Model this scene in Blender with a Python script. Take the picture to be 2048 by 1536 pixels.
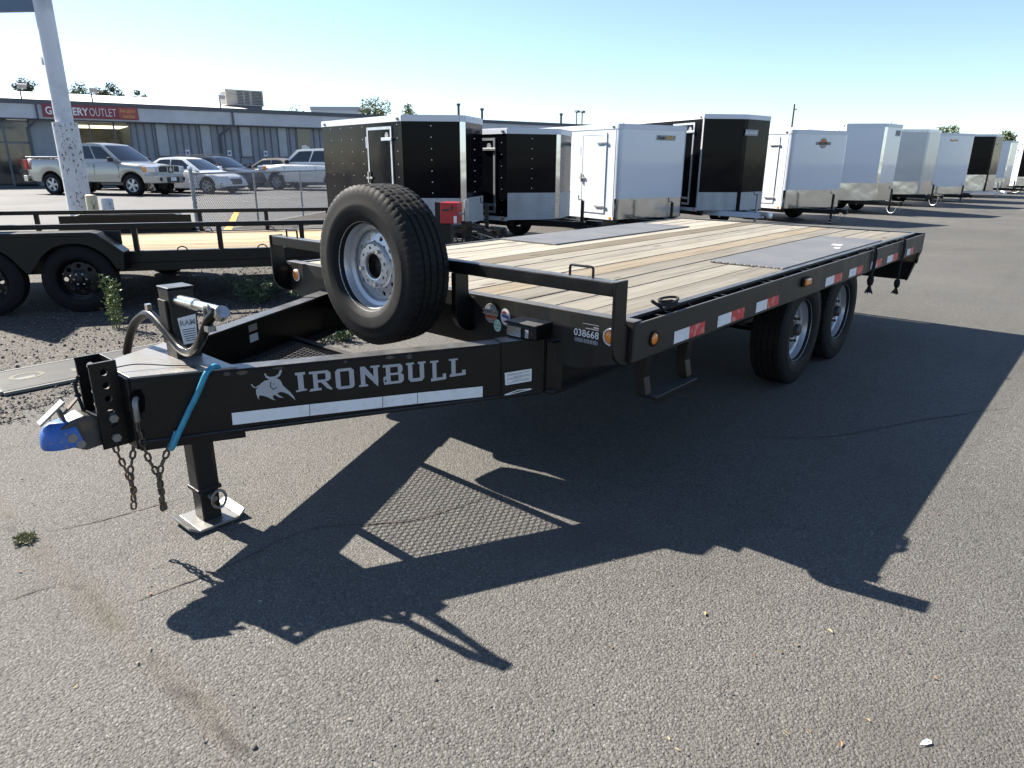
import bpy, math, random
from math import sin, cos, pi, radians, atan2, sqrt, hypot
from mathutils import Vector, Matrix

random.seed(7)
SC = bpy.context.scene
COL = SC.collection
for o in list(bpy.data.objects):
    bpy.data.objects.remove(o, do_unlink=True)

# ------------------------------------------------------------------ camera, sky, sun, exposure
cam_d = bpy.data.cameras.new('camera'); cam = bpy.data.objects.new('camera', cam_d); COL.objects.link(cam)
cam_d.sensor_width = 36.0; cam_d.lens = 1364.22 / 2048 * 36.0
cam_d.clip_start = 0.05; cam_d.clip_end = 3000
PITCH, YAW, ROLL = 0.3153, -0.7218, 0.0058
_f = Vector((sin(YAW)*cos(PITCH), cos(YAW)*cos(PITCH), -sin(PITCH)))
_r0 = Vector((cos(YAW), -sin(YAW), 0)); _u0 = _r0.cross(_f)
_r = cos(ROLL)*_r0 + sin(ROLL)*_u0; _u = -sin(ROLL)*_r0 + cos(ROLL)*_u0
cam.matrix_world = Matrix(((_r.x, _u.x, -_f.x, 2.7099), (_r.y, _u.y, -_f.y, -2.3512), (_r.z, _u.z, -_f.z, 1.4878), (0, 0, 0, 1)))
SC.camera = cam

SUN = Vector((-1.14, -0.22, 1.0)).normalized()          # towards the sun
SUN_EL = math.asin(SUN.z); SUN_AZ = atan2(SUN.x, SUN.y)  # azimuth clockwise from +Y
world = bpy.data.worlds.new('World'); SC.world = world; world.use_nodes = True
wn = world.node_tree; wn.nodes.clear()
sky = wn.nodes.new('ShaderNodeTexSky'); sky.sky_type = 'NISHITA'; sky.sun_disc = False
sky.sun_elevation = SUN_EL; sky.sun_rotation = SUN_AZ
sky.altitude = 0; sky.air_density = 0.85; sky.dust_density = 0.15; sky.ozone_density = 3.0
bg = wn.nodes.new('ShaderNodeBackground'); bg.inputs['Strength'].default_value = 0.062
wo = wn.nodes.new('ShaderNodeOutputWorld')
hs = wn.nodes.new('ShaderNodeHueSaturation'); hs.inputs['Saturation'].default_value = 0.95; hs.inputs['Value'].default_value = 1.0
wn.links.new(sky.outputs[0], hs.inputs['Color']); wn.links.new(hs.outputs[0], bg.inputs[0]); wn.links.new(bg.outputs[0], wo.inputs[0])
sun_d = bpy.data.lights.new('sun', 'SUN'); sun = bpy.data.objects.new('sun', sun_d); COL.objects.link(sun)
sun_d.energy = 4.6; sun_d.angle = radians(0.53); sun_d.color = (1.0, 0.93, 0.82)
sun.rotation_euler = SUN.to_track_quat('Z', 'Y').to_euler(); sun.location = (-30, -8, 30)
SC.view_settings.view_transform = 'Standard'; SC.view_settings.look = 'None'
SC.view_settings.exposure = 1.8; SC.view_settings.gamma = 1.0; SC.view_settings.use_curve_mapping = False
SC.cycles.max_bounces = 6; SC.cycles.transparent_max_bounces = 8

# ------------------------------------------------------------------ mesh helpers
class M:
    def __init__(s): s.v = []; s.f = []; s.m = []
    def add(s, vs, fs, mi=0):
        b = len(s.v); s.v += [tuple(p) for p in vs]; s.f += [tuple(b+i for i in f) for f in fs]; s.m += [mi]*len(fs); return s
    def box(s, x0, x1, y0, y1, z0, z1, mi=0):
        return s.add([(x0,y0,z0),(x1,y0,z0),(x1,y1,z0),(x0,y1,z0),(x0,y0,z1),(x1,y0,z1),(x1,y1,z1),(x0,y1,z1)],
                     [(3,2,1,0),(4,5,6,7),(0,1,5,4),(1,2,6,5),(2,3,7,6),(3,0,4,7)], mi)
    def cbox(s, c, sz, rot=None, mi=0):
        hx, hy, hz = [q/2 for q in sz]
        vs = [Vector(p) for p in ((-hx,-hy,-hz),(hx,-hy,-hz),(hx,hy,-hz),(-hx,hy,-hz),(-hx,-hy,hz),(hx,-hy,hz),(hx,hy,hz),(-hx,hy,hz))]
        if rot is not None: vs = [rot @ p for p in vs]
        return s.add([p+Vector(c) for p in vs], [(3,2,1,0),(4,5,6,7),(0,1,5,4),(1,2,6,5),(2,3,7,6),(3,0,4,7)], mi)
    def beam(s, p0, p1, w, h, up=(0,0,1), mi=0):
        p0, p1 = Vector(p0), Vector(p1); d = (p1-p0).normalized(); up = Vector(up)
        sd = d.cross(up).normalized(); u = sd.cross(d).normalized()
        vs = []
        for p in (p0, p1):
            for a, b in ((-1,-1),(1,-1),(1,1),(-1,1)): vs.append(p + sd*a*w/2 + u*b*h/2)
        return s.add(vs, [(0,1,2,3),(7,6,5,4),(0,4,5,1),(1,5,6,2),(2,6,7,3),(3,7,4,0)], mi)
    def prism(s, poly, fn, a, b, mi=0):
        n = len(poly); vs = [fn(p[0], p[1], a) for p in poly] + [fn(p[0], p[1], b) for p in poly]
        fs = [tuple(range(n-1,-1,-1)), tuple(range(n, 2*n))] + [(i, (i+1) % n, n+(i+1) % n, n+i) for i in range(n)]
        return s.add(vs, fs, mi)
    def tube(s, pts, r, n=8, mi=0, caps=True, closed=False):
        pts = [Vector(p) for p in pts]; k = len(pts); rs = r if isinstance(r, (list, tuple)) else [r]*k
        vs = []; prev = None
        for i, p in enumerate(pts):
            if closed: t = (pts[(i+1) % k]-pts[i-1]).normalized()
            else: t = (pts[min(i+1,k-1)]-pts[max(i-1,0)]).normalized()
            if prev is None:
                a = Vector((0,0,1)) if abs(t.z) < .9 else Vector((1,0,0))
                nrm = t.cross(a).normalized()
            else:
                nrm = (prev - t*prev.dot(t)).normalized()
            prev = nrm; bi = t.cross(nrm)
            for j in range(n):
                an = 2*pi*j/n; vs.append(p + (nrm*cos(an)+bi*sin(an))*rs[i])
        fs = []
        for i in range(k if closed else k-1):
            i2 = (i+1) % k
            for j in range(n): fs.append((i*n+j, i*n+(j+1) % n, i2*n+(j+1) % n, i2*n+j))
        if caps and not closed: fs += [tuple(range(n-1,-1,-1)), tuple((k-1)*n+j for j in range(n))]
        return s.add(vs, fs, mi)
    def cyl(s, p0, p1, r, n=16, mi=0, r1=None):
        return s.tube([p0, p1], [r, r if r1 is None else r1], n, mi)
    def lathe(s, prof, n=32, o=(0,0,0), ax='y', mi=0, closed=False, mod=None):
        o = Vector(o); vs = []; k = len(prof)
        for i in range(n):
            a = 2*pi*i/n
            for j, (r, t) in enumerate(prof):
                if mod: r = mod(i, j, r, t)
                if ax == 'y': p = (r*cos(a), t, r*sin(a))
                elif ax == 'x': p = (t, r*cos(a), r*sin(a))
                else: p = (r*cos(a), r*sin(a), t)
                vs.append(o+Vector(p))
        fs = []
        for i in range(n):
            i2 = (i+1) % n
            for j in range(k if closed else k-1):
                j2 = (j+1) % k; fs.append((i*k+j, i*k+j2, i2*k+j2, i2*k+j))
        return s.add(vs, fs, mi)
    def disc(s, c, nrm, r, n=20, mi=0, ry=None, up=(0,0,1)):
        nrm = Vector(nrm).normalized(); up = Vector(up); sd = up.cross(nrm).normalized(); u = nrm.cross(sd); c = Vector(c); ry = ry or r
        return s.add([c+sd*r*cos(2*pi*i/n)+u*ry*sin(2*pi*i/n) for i in range(n)], [tuple(range(n))], mi)
    def merge(s, o, T=None):
        b = len(s.v); s.v += [tuple((T @ Vector(p)) if T else p) for p in o.v]; s.f += [tuple(b+i for i in f) for f in o.f]; s.m += o.m; return s
    def mesh(s, name, mats, smooth=None):
        me = bpy.data.meshes.new(name); me.from_pydata(s.v, [], s.f); 
        if not isinstance(mats, (list, tuple)): mats = [mats]
        for m_ in mats: me.materials.append(m_)
        if len(mats) > 1: me.polygons.foreach_set('material_index', s.m)
        if smooth:
            me.polygons.foreach_set('use_smooth', [True]*len(me.polygons)); me.update(); me.set_sharp_from_angle(angle=radians(smooth))
        me.update(); return me
    def build(s, name, mats, parent=None, smooth=None, bevel=0, seg=2, fix=True):
        me = s.mesh(name, mats, smooth)
        if fix:
            import bmesh
            bm = bmesh.new(); bm.from_mesh(me); bmesh.ops.recalc_face_normals(bm, faces=bm.faces); bm.to_mesh(me); bm.free()
            if smooth: me.set_sharp_from_angle(angle=radians(smooth))
        return put(name, me, parent, bevel, seg)

def put(name, me, parent=None, bevel=0, seg=2):
    ob = bpy.data.objects.new(name, me); COL.objects.link(ob)
    if parent is not None: ob.parent = parent
    if bevel:
        b = ob.modifiers.new('bevel', 'BEVEL'); b.width = bevel; b.segments = seg; b.limit_method = 'ANGLE'; b.angle_limit = radians(35)
    return ob
def tag(o, label=None, cat=None, group=None, kind=None):
    if label: o['label'] = label
    if cat: o['category'] = cat
    if group: o['group'] = group
    if kind: o['kind'] = kind
    return o
def empty(name, loc=(0,0,0), rz=0, label=None, cat=None, group=None):
    e = bpy.data.objects.new(name, None); COL.objects.link(e); e.location = loc; e.rotation_euler = (0,0,rz); e.empty_display_size = .2
    return tag(e, label, cat, group)
def copy_tree(o, parent=None):
    c = o.copy(); COL.objects.link(c); c.parent = parent
    for ch in list(o.children): copy_tree(ch, c)
    return c
def text_mb(s, size=1.0, bold=0.0, align='CENTER', shear=0.0, space=1.0):
    cu = bpy.data.curves.new('t', 'FONT'); cu.body = s; cu.size = size; cu.offset = bold; cu.align_x = align; cu.align_y = 'CENTER'; cu.shear = shear; cu.space_character = space; cu.resolution_u = 3
    ob = bpy.data.objects.new('t', cu); COL.objects.link(ob)
    dg = bpy.context.evaluated_depsgraph_get(); me = bpy.data.meshes.new_from_object(ob.evaluated_get(dg))
    m = M(); m.add([tuple(v.co) for v in me.vertices], [tuple(p.vertices) for p in me.polygons])
    bpy.data.objects.remove(ob); bpy.data.curves.remove(cu); bpy.data.meshes.remove(me)
    return m
def frame(o, x, y):
    x = Vector(x).normalized(); y = Vector(y).normalized(); z = x.cross(y)
    return Matrix(((x.x,y.x,z.x,o[0]),(x.y,y.y,z.y,o[1]),(x.z,y.z,z.z,o[2]),(0,0,0,1)))
def smoothpath(pts, n=6):
    pts = [Vector(p) for p in pts]; out = []
    P = [pts[0]*2-pts[1]] + pts + [pts[-1]*2-pts[-2]]
    for i in range(1, len(P)-2):
        for k in range(n):
            t = k/n; a, b, c, d = P[i-1], P[i], P[i+1], P[i+2]
            out.append(.5*((2*b)+(c-a)*t+(2*a-5*b+4*c-d)*t*t+(3*b-a-3*c+d)*t**3))
    out.append(pts[-1]); return out

# ------------------------------------------------------------------ materials
def nodes(name):
    m = bpy.data.materials.new(name); m.use_nodes = True; t = m.node_tree; t.nodes.clear()
    out = t.nodes.new('ShaderNodeOutputMaterial'); b = t.nodes.new('ShaderNodeBsdfPrincipled'); t.links.new(b.outputs[0], out.inputs[0])
    return m, t, b
def N(t, typ, **kw):
    n = t.nodes.new(typ)
    for k, v in kw.items():
        if k.startswith('i_'):
            key = k[2:]; n.inputs[int(key) if key.isdigit() else key.replace('_', ' ')].default_value = v
        else: setattr(n, k, v)
    return n
def rgb(c): return (c[0], c[1], c[2], 1) if not isinstance(c, (int, float)) else (c, c, c, 1)
def mixc(t, fac, a, b, typ='MIX'):
    n = t.nodes.new('ShaderNodeMix'); n.data_type = 'RGBA'; n.blend_type = typ
    for i, q in ((0, fac), (6, a), (7, b)):
        if hasattr(q, 'links'): t.links.new(q, n.inputs[i])
        elif i == 0: n.inputs[0].default_value = q
        else: n.inputs[i].default_value = rgb(q)
    return n.outputs[2]
def ramp(t, src, lo, hi, a=0.0, b=1.0):
    n = t.nodes.new('ShaderNodeMapRange'); n.inputs[1].default_value = lo; n.inputs[2].default_value = hi; n.inputs[3].default_value = a; n.inputs[4].default_value = b
    t.links.new(src, n.inputs[0]); return n.outputs[0]
def coords(t, stretch=(1,1,1), mode='Object'):
    tc = t.nodes.new('ShaderNodeTexCoord'); mp = t.nodes.new('ShaderNodeMapping'); mp.inputs['Scale'].default_value = stretch
    t.links.new(tc.outputs[mode], mp.inputs[0]); return mp.outputs[0]
def noise(t, vec, scale, detail=4, rough=.55, dist=0):
    n = N(t, 'ShaderNodeTexNoise'); n.inputs['Scale'].default_value = scale; n.inputs['Detail'].default_value = detail; n.inputs['Roughness'].default_value = rough; n.inputs['Distortion'].default_value = dist
    t.links.new(vec, n.inputs['Vector']); return n.outputs[0]
def bumpn(t, b, h, strength, dist, prev=None):
    n = t.nodes.new('ShaderNodeBump'); n.inputs['Strength'].default_value = strength; n.inputs['Distance'].default_value = dist
    t.links.new(h, n.inputs['Height'])
    if prev: t.links.new(prev, n.inputs['Normal'])
    t.links.new(n.outputs[0], b.inputs['Normal']); return n.outputs[0]
def PM(name, col, rough=.5, metal=0.0, vcol=None, vscale=6, vlo=.45, vhi=.7, vrough=None, stretch=(1,1,1), bump=0, bscale=30, bdist=.01, coat=0, rand=0, spec=.5, dcol=None, dscale=40, dlo=.62, dhi=.7, emit=None, trans=None, dust=None, dust_glare_n=.9):
    m, t, b = nodes(name); v = coords(t, stretch)
    c = None
    b.inputs['Roughness'].default_value = rough; b.inputs['Metallic'].default_value = metal; b.inputs['Specular IOR Level'].default_value = spec
    if vcol is not None:
        f = ramp(t, noise(t, v, vscale, 6, .6), vlo, vhi); c = mixc(t, f, col, vcol)
        if vrough is not None: t.links.new(ramp(t, f, 0, 1, rough, vrough), b.inputs['Roughness'])
    if dcol is not None:
        f2 = ramp(t, noise(t, v, dscale, 3, .6), dlo, dhi); c = mixc(t, f2, c if c is not None else col, dcol)
    if dust is not None:  # upward faces lightened: dust plus sun glare painted into the colour
        ge = t.nodes.new('ShaderNodeNewGeometry'); sz = t.nodes.new('ShaderNodeSeparateXYZ'); t.links.new(ge.outputs['True Normal'], sz.inputs[0])
        dm = N(t, 'ShaderNodeMath', operation='MULTIPLY'); t.links.new(ramp(t, sz.outputs[2], .6, .95, 0, dust_glare_n), dm.inputs[0]); t.links.new(ramp(t, noise(t, v, 11, 5, .65), .25, .7, .35, 1), dm.inputs[1])
        c = mixc(t, dm.outputs[0], c if c is not None else col, dust)
    if rand:
        oi = t.nodes.new('ShaderNodeObjectInfo'); k = ramp(t, oi.outputs['Random'], 0, 1, 1-rand, 1+rand)
        cc = t.nodes.new('ShaderNodeCombineColor'); [t.links.new(k, cc.inputs[i]) for i in range(3)]
        c = mixc(t, 1.0, c if c is not None else col, cc.outputs[0], 'MULTIPLY')
    if c is None: b.inputs['Base Color'].default_value = rgb(col)
    else: t.links.new(c, b.inputs['Base Color'])
    if bump: bumpn(t, b, noise(t, v, bscale, 4, .6), bump, bdist)
    if coat: b.inputs['Coat Weight'].default_value = coat; b.inputs['Coat Roughness'].default_value = .08
    if emit: b.inputs['Emission Color'].default_value = rgb(emit[0]); b.inputs['Emission Strength'].default_value = emit[1]
    if trans: b.inputs['Transmission Weight'].default_value = trans
    return m

K = {}
K['black'] = PM('black_paint', (.003,.0033,.0042), .33, vcol=(.008,.008,.008), vscale=9, vlo=.5, vhi=.85, vrough=.5, dcol=(.05,.045,.04), dscale=120, dlo=.72, dhi=.78, bump=.08, bscale=60, dust=(.12,.117,.113), spec=.3)
K['black_dusty'] = PM('black_paint_dusty', (.006,.006,.0065), .38, vcol=(.032,.03,.027), vscale=5, vlo=.35, vhi=.8, vrough=.6, stretch=(1,1,.35), dcol=(.09,.08,.07), dscale=90, dlo=.7, dhi=.8, dust=(.13,.127,.122), spec=.32)
K['worn_steel'] = PM('worn_steel', (.05,.05,.05), .45, .3, vcol=(.16,.10,.06), vscale=14, vlo=.5, vhi=.7, vrough=.75)
K['jack_steel'] = PM('jack_black_rusty', (.012,.0115,.011), .45, spec=.3, vcol=(.065,.034,.02), vscale=10, vlo=.55, vhi=.72, vrough=.8, stretch=(1,1,.4))
K['bare_steel'] = PM('scuffed_bare_steel', (.22,.215,.205), .4, .45, vcol=(.09,.07,.05), vscale=14, vlo=.5, vhi=.75, vrough=.6)
K['handle'] = PM('worn_black_tube', (.006,.006,.006), .26, 0, vcol=(.014,.0125,.011), vscale=12, vlo=.5, vhi=.75, vrough=.45, spec=.22)
K['chrome'] = PM('bright_zinc', (.62,.61,.58), .22, .9, vcol=(.4,.37,.32), vscale=20, vlo=.5, vhi=.7)
K['chain'] = PM('rusty_chain', (.10,.085,.07), .55, .5, vcol=(.17,.11,.075), vscale=40, vlo=.4, vhi=.65, vrough=.85)
K['rubber'] = PM('tyre_rubber', (.005,.005,.0055), .68, vcol=(.014,.0135,.0125), vscale=12, vlo=.45, vhi=.75, vrough=.88, spec=.25, bump=.15, bscale=120, bdist=.003)
K['rim'] = PM('silver_rim', (.46,.47,.49), .34, .55, vcol=(.28,.27,.26), vscale=14, vlo=.55, vhi=.8, vrough=.5)
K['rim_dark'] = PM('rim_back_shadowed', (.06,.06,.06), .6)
K['white_tape'] = PM('white_reflective_tape', (.72,.73,.75), .45, vcol=(.55,.54,.52), vscale=18, vlo=.5, vhi=.8)
K['red_tape'] = PM('red_reflective_tape', (.55,.025,.03), .4, vcol=(.62,.22,.2), vscale=24, vlo=.52, vhi=.62)
K['decal'] = PM('silver_vinyl', (.34,.35,.37), .5)
K['label'] = PM('white_label', (.7,.7,.7), .5)
K['label_grey'] = PM('grey_print', (.25,.26,.28), .5)
K['dark_print'] = PM('dark_print', (.02,.02,.022), .5)
K['amber'] = PM('amber_lens', (.75,.22,.02), .18, coat=.5)
K['red_lens'] = PM('red_lens', (.5,.02,.02), .18, coat=.5)
K['blue'] = PM('blue_paint', (.03,.115,.40), .42, vcol=(.02,.075,.27), vscale=20, vlo=.5, vhi=.7, dcol=(.16,.17,.2), dscale=55, dlo=.63, dhi=.66)
K['bungee'] = PM('teal_cord', (.03,.25,.38), .45, vcol=(.02,.16,.26), vscale=40)
K['rope'] = PM('black_rope', (.012,.012,.014), .9, bump=.6, bscale=200, bdist=.004)
K['orange_print'] = PM('orange_print', (.55,.16,.06), .5)
K['green_print'] = PM('green_print', (.10,.28,.18), .5)
K['navy_print'] = PM('navy_print', (.08,.07,.28), .5)
K['red_print'] = PM('red_print', (.5,.05,.05), .5)
K['void'] = PM('dark_opening', (.0012,.0012,.0014), .9, spec=.1)
K['cream'] = PM('cream_vinyl', (.36,.33,.28), .5)
K['mint'] = PM('mint_vinyl', (.5,.66,.55), .5)

def mat_wood(name, c0, c1, c2):
    m, t, b = nodes(name); v = coords(t, (1,1,1))
    oi = t.nodes.new('ShaderNodeObjectInfo')
    ad = N(t, 'ShaderNodeVectorMath', operation='ADD'); mu = N(t, 'ShaderNodeVectorMath', operation='SCALE'); t.links.new(oi.outputs['Random'], mu.inputs['Scale']); mu.inputs[0].default_value = (7.3, 31.0, 3.1)
    t.links.new(v, ad.inputs[0]); t.links.new(mu.outputs[0], ad.inputs[1])
    mp = t.nodes.new('ShaderNodeMapping'); mp.inputs['Scale'].default_value = (26, 1.3, 26); t.links.new(ad.outputs[0], mp.inputs[0])
    g = noise(t, mp.outputs[0], 1.0, 6, .62, .6)
    c = mixc(t, ramp(t, g, .35, .68), c0, c1)
    mp2 = t.nodes.new('ShaderNodeMapping'); mp2.inputs['Scale'].default_value = (90, 2.2, 90); t.links.new(ad.outputs[0], mp2.inputs[0])
    g2 = noise(t, mp2.outputs[0], 1.0, 4, .6)
    c = mixc(t, ramp(t, g2, .56, .74), c, c2)
    pat = noise(t, ad.outputs[0], 1.7, 3, .5); c = mixc(t, ramp(t, pat, .45, .75, 0, .6), c, c1)
    mps = t.nodes.new('ShaderNodeMapping'); mps.inputs['Scale'].default_value = (9, .5, 9); t.links.new(ad.outputs[0], mps.inputs[0]); c = mixc(t, ramp(t, noise(t, mps.outputs[0], 1.0, 5, .6), .55, .72, 0, .6), c, tuple(q*1.1 for q in c2))
    # knots
    mpk = t.nodes.new('ShaderNodeMapping'); mpk.inputs['Scale'].default_value = (7, 1.6, 7); t.links.new(ad.outputs[0], mpk.inputs[0])
    vo = N(t, 'ShaderNodeTexVoronoi'); vo.inputs['Scale'].default_value = 1.0; t.links.new(mpk.outputs[0], vo.inputs['Vector'])
    c = mixc(t, ramp(t, vo.outputs['Distance'], .07, .13, .75, 0), c, (.06,.035,.02))
    k = ramp(t, oi.outputs['Random'], 0, 1, .62, 1.2); cc = t.nodes.new('ShaderNodeCombineColor'); [t.links.new(k, cc.inputs[i]) for i in range(3)]
    c = mixc(t, 1.0, c, cc.outputs[0], 'MULTIPLY')
    t.links.new(c, b.inputs['Base Color']); b.inputs['Roughness'].default_value = .8; b.inputs['Specular IOR Level'].default_value = .25
    bumpn(t, b, g2, .5, .004); return m
K['wood'] = mat_wood('weathered_deck_board', (.315,.297,.255), (.215,.192,.152), (.10,.085,.066))
K['wood_brown'] = mat_wood('brown_stained_deck_board', (.25,.215,.16), (.175,.14,.095), (.085,.066,.045))
K['wood_new'] = mat_wood('fresh_pine_board', (.38,.30,.19), (.30,.225,.135), (.20,.145,.085))

def mat_tread(name, col, col2, scale):
    m, t, b = nodes(name); v = coords(t)
    hs = []
    for rz, ph in ((radians(45), 0), (radians(-45), .5)):
        mp = t.nodes.new('ShaderNodeMapping'); mp.inputs['Rotation'].default_value = (0, 0, rz); mp.inputs['Scale'].default_value = (scale, scale*.45, scale); mp.inputs['Location'].default_value = (ph, ph*.5, 0); t.links.new(v, mp.inputs[0])
        vo = N(t, 'ShaderNodeTexVoronoi'); vo.inputs['Scale'].default_value = 1.0; vo.inputs['Randomness'].default_value = 0.0; t.links.new(mp.outputs[0], vo.inputs['Vector'])
        hs.append(ramp(t, vo.outputs['Distance'], .18, .36, 1, 0))
    mx = N(t, 'ShaderNodeMath', operation='MAXIMUM'); t.links.new(hs[0], mx.inputs[0]); t.links.new(hs[1], mx.inputs[1])
    c = mixc(t, ramp(t, noise(t, v, 4, 5), .4, .7), col, col2); c = mixc(t, mx.outputs[0], c, tuple(min(1, q*1.5) for q in col))
    t.links.new(c, b.inputs['Base Color']); b.inputs['Metallic'].default_value = .12; b.inputs['Roughness'].default_value = .55
    bumpn(t, b, mx.outputs[0], .8, .004); return m
K['tread_plate'] = mat_tread('diamond_tread_plate', (.115,.116,.12), (.15,.148,.142), 30)
# ------------------------------------------------------------------ ground
def mat_asphalt(name, cols, scale, bump, brown=(.095,.086,.075), seam=False):
    m, t, b = nodes(name); v = coords(t)
    nz = N(t, 'ShaderNodeTexNoise'); nz.inputs['Scale'].default_value = scale*1.2; nz.inputs['Detail'].default_value = 2; t.links.new(v, nz.inputs['Vector'])
    sb = N(t, 'ShaderNodeVectorMath', operation='MULTIPLY_ADD'); sb.inputs[1].default_value = (.5/scale,)*3; t.links.new(nz.outputs['Color'], sb.inputs[0]); t.links.new(v, sb.inputs[2])
    vo = N(t, 'ShaderNodeTexVoronoi'); vo.inputs['Scale'].default_value = scale; t.links.new(sb.outputs[0], vo.inputs['Vector'])
    vo2 = N(t, 'ShaderNodeTexVoronoi'); vo2.inputs['Scale'].default_value = scale*2.3; t.links.new(sb.outputs[0], vo2.inputs['Vector'])
    sp = t.nodes.new('ShaderNodeSeparateColor'); t.links.new(vo.outputs['Color'], sp.inputs[0])
    sp2 = t.nodes.new('ShaderNodeSeparateColor'); t.links.new(vo2.outputs['Color'], sp2.inputs[0])
    c = mixc(t, sp.outputs[0], cols[0], cols[1])
    c = mixc(t, ramp(t, sp.outputs[1], .86, .96), c, cols[2])
    c = mixc(t, ramp(t, sp2.outputs[1], .95, .99, 0, .6), c, (.30,.285,.26))
    gap = ramp(t, vo.outputs['Distance'], .45, .8, 0, .8); c = mixc(t, gap, c, tuple(q*.5 for q in cols[0]))
    vo3 = N(t, 'ShaderNodeTexVoronoi'); vo3.inputs['Scale'].default_value = scale*.95; t.links.new(sb.outputs[0], vo3.inputs['Vector']); sp3 = t.nodes.new('ShaderNodeSeparateColor'); t.links.new(vo3.outputs['Color'], sp3.inputs[0])
    pm = N(t, 'ShaderNodeMath', operation='MULTIPLY'); t.links.new(ramp(t, vo3.outputs['Distance'], .14, .34, 1, 0), pm.inputs[0]); t.links.new(ramp(t, sp3.outputs[0], .5, .6), pm.inputs[1]); pit_shade = pm.outputs[0]
    pk = N(t, 'ShaderNodeMath', operation='MULTIPLY'); t.links.new(pit_shade, pk.inputs[0]); pk.inputs[1].default_value = .82; c = mixc(t, pk.outputs[0], c, tuple(q*.28 for q in cols[0]))  # small shadows behind the stones painted into the pit colour
    tone = noise(t, v, 9, 5, .65); c = mixc(t, ramp(t, tone, .35, .7, 0, .35), c, cols[1])
    oil = noise(t, v, 1.1, 4, .5); c = mixc(t, ramp(t, oil, .62, .74, 0, .4), c, tuple(q*.5 for q in cols[0]))
    big = noise(t, v, .55, 5, .6); c = mixc(t, ramp(t, big, .45, .75, 0, .38), c, brown)
    stv = t.nodes.new('ShaderNodeMapping'); stv.inputs['Scale'].default_value = (3.2,.16,1); stv.inputs['Rotation'].default_value = (0,0,.25); t.links.new(v, stv.inputs[0]); c = mixc(t, ramp(t, noise(t, stv.outputs[0], 1.0, 4, .55), .55, .75, 0, .30), c, tuple(q*.55 for q in cols[0]))
    big2 = noise(t, v, .34, 5, .6); k = ramp(t, big2, .3, .7, .78, 1.16); cc = t.nodes.new('ShaderNodeCombineColor'); [t.links.new(k, cc.inputs[i]) for i in range(3)]
    c = mixc(t, 1.0, c, cc.outputs[0], 'MULTIPLY')
    if seam:
        sx = t.nodes.new('ShaderNodeSeparateXYZ'); wv = N(t, 'ShaderNodeVectorMath', operation='MULTIPLY_ADD'); wv.inputs[1].default_value = (.10,.10,0); nn = N(t, 'ShaderNodeTexNoise'); nn.inputs['Scale'].default_value = 5; nn.inputs['Detail'].default_value = 5; t.links.new(v, nn.inputs['Vector']); t.links.new(nn.outputs['Color'], wv.inputs[0]); t.links.new(v, wv.inputs[2]); t.links.new(wv.outputs[0], sx.inputs[0])
        l1 = N(t, 'ShaderNodeMath', operation='MULTIPLY_ADD'); t.links.new(sx.outputs[0], l1.inputs[0]); l1.inputs[1].default_value = -.045; t.links.new(sx.outputs[1], l1.inputs[2])
        l2 = N(t, 'ShaderNodeMath', operation='ADD'); t.links.new(l1.outputs[0], l2.inputs[0]); l2.inputs[1].default_value = 1.76
        l3 = N(t, 'ShaderNodeMath', operation='ABSOLUTE'); t.links.new(l2.outputs[0], l3.inputs[0])
        pat = ramp(t, noise(t, v, 2.4, 4, .6), .40, .62)
        f = N(t, 'ShaderNodeMath', operation='MULTIPLY'); t.links.new(ramp(t, l3.outputs[0], .005, .085, .8, 0), f.inputs[0]); t.links.new(pat, f.inputs[1])
        c = mixc(t, f.outputs[0], c, (.088,.074,.056))
        f2 = N(t, 'ShaderNodeMath', operation='MULTIPLY'); t.links.new(ramp(t, l3.outputs[0], .003, .03, .7, 0), f2.inputs[0]); t.links.new(ramp(t, noise(t, v, 7.0, 5, .7), .48, .6), f2.inputs[1]); c = mixc(t, f2.outputs[0], c, (.035,.031,.027))
    t.links.new(c, b.inputs['Base Color']); b.inputs['Roughness'].default_value = .82; b.inputs['Specular IOR Level'].default_value = .35
    h = N(t, 'ShaderNodeMath', operation='MULTIPLY_ADD'); t.links.new(vo.outputs['Distance'], h.inputs[0]); h.inputs[1].default_value = -1.0; h.inputs[2].default_value = 1.0
    hr = N(t, 'ShaderNodeMath', operation='MULTIPLY_ADD'); t.links.new(sp.outputs[2], hr.inputs[0]); hr.inputs[1].default_value = .8; t.links.new(h.outputs[0], hr.inputs[2])
    h2 = N(t, 'ShaderNodeMath', operation='MULTIPLY_ADD'); t.links.new(vo2.outputs['Distance'], h2.inputs[0]); h2.inputs[1].default_value = -.35; t.links.new(hr.outputs[0], h2.inputs[2])
    h3 = N(t, 'ShaderNodeMath', operation='MULTIPLY_ADD'); t.links.new(pit_shade, h3.inputs[0]); h3.inputs[1].default_value = -1.1; t.links.new(h2.outputs[0], h3.inputs[2])
    bumpn(t, b, h3.outputs[0], bump, .55/scale); return m
K['asphalt'] = mat_asphalt('coarse_asphalt', ((.088,.085,.078), (.118,.114,.104), (.17,.165,.156)), 110, .85, seam=True)
K['gravel'] = mat_asphalt('gravel', ((.052,.047,.041), (.10,.091,.079), (.17,.155,.138)), 50, 1.0, brown=(.07,.057,.045))
K['lot'] = mat_asphalt('smooth_lot_asphalt', ((.10,.10,.102), (.13,.13,.133), (.16,.16,.16)), 90, .2, brown=(.12,.117,.113))
K['crack'] = PM('crack_dirt', (.05,.044,.038), .95, vcol=(.11,.085,.06), vscale=30, vlo=.4, vhi=.65, bump=.6, bscale=150, bdist=.006)
K['dirt'] = PM('brown_seam_dirt', (.14,.115,.085), .95, vcol=(.10,.085,.07), vscale=50, vlo=.4, vhi=.6, bump=.7, bscale=120, bdist=.006)

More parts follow.
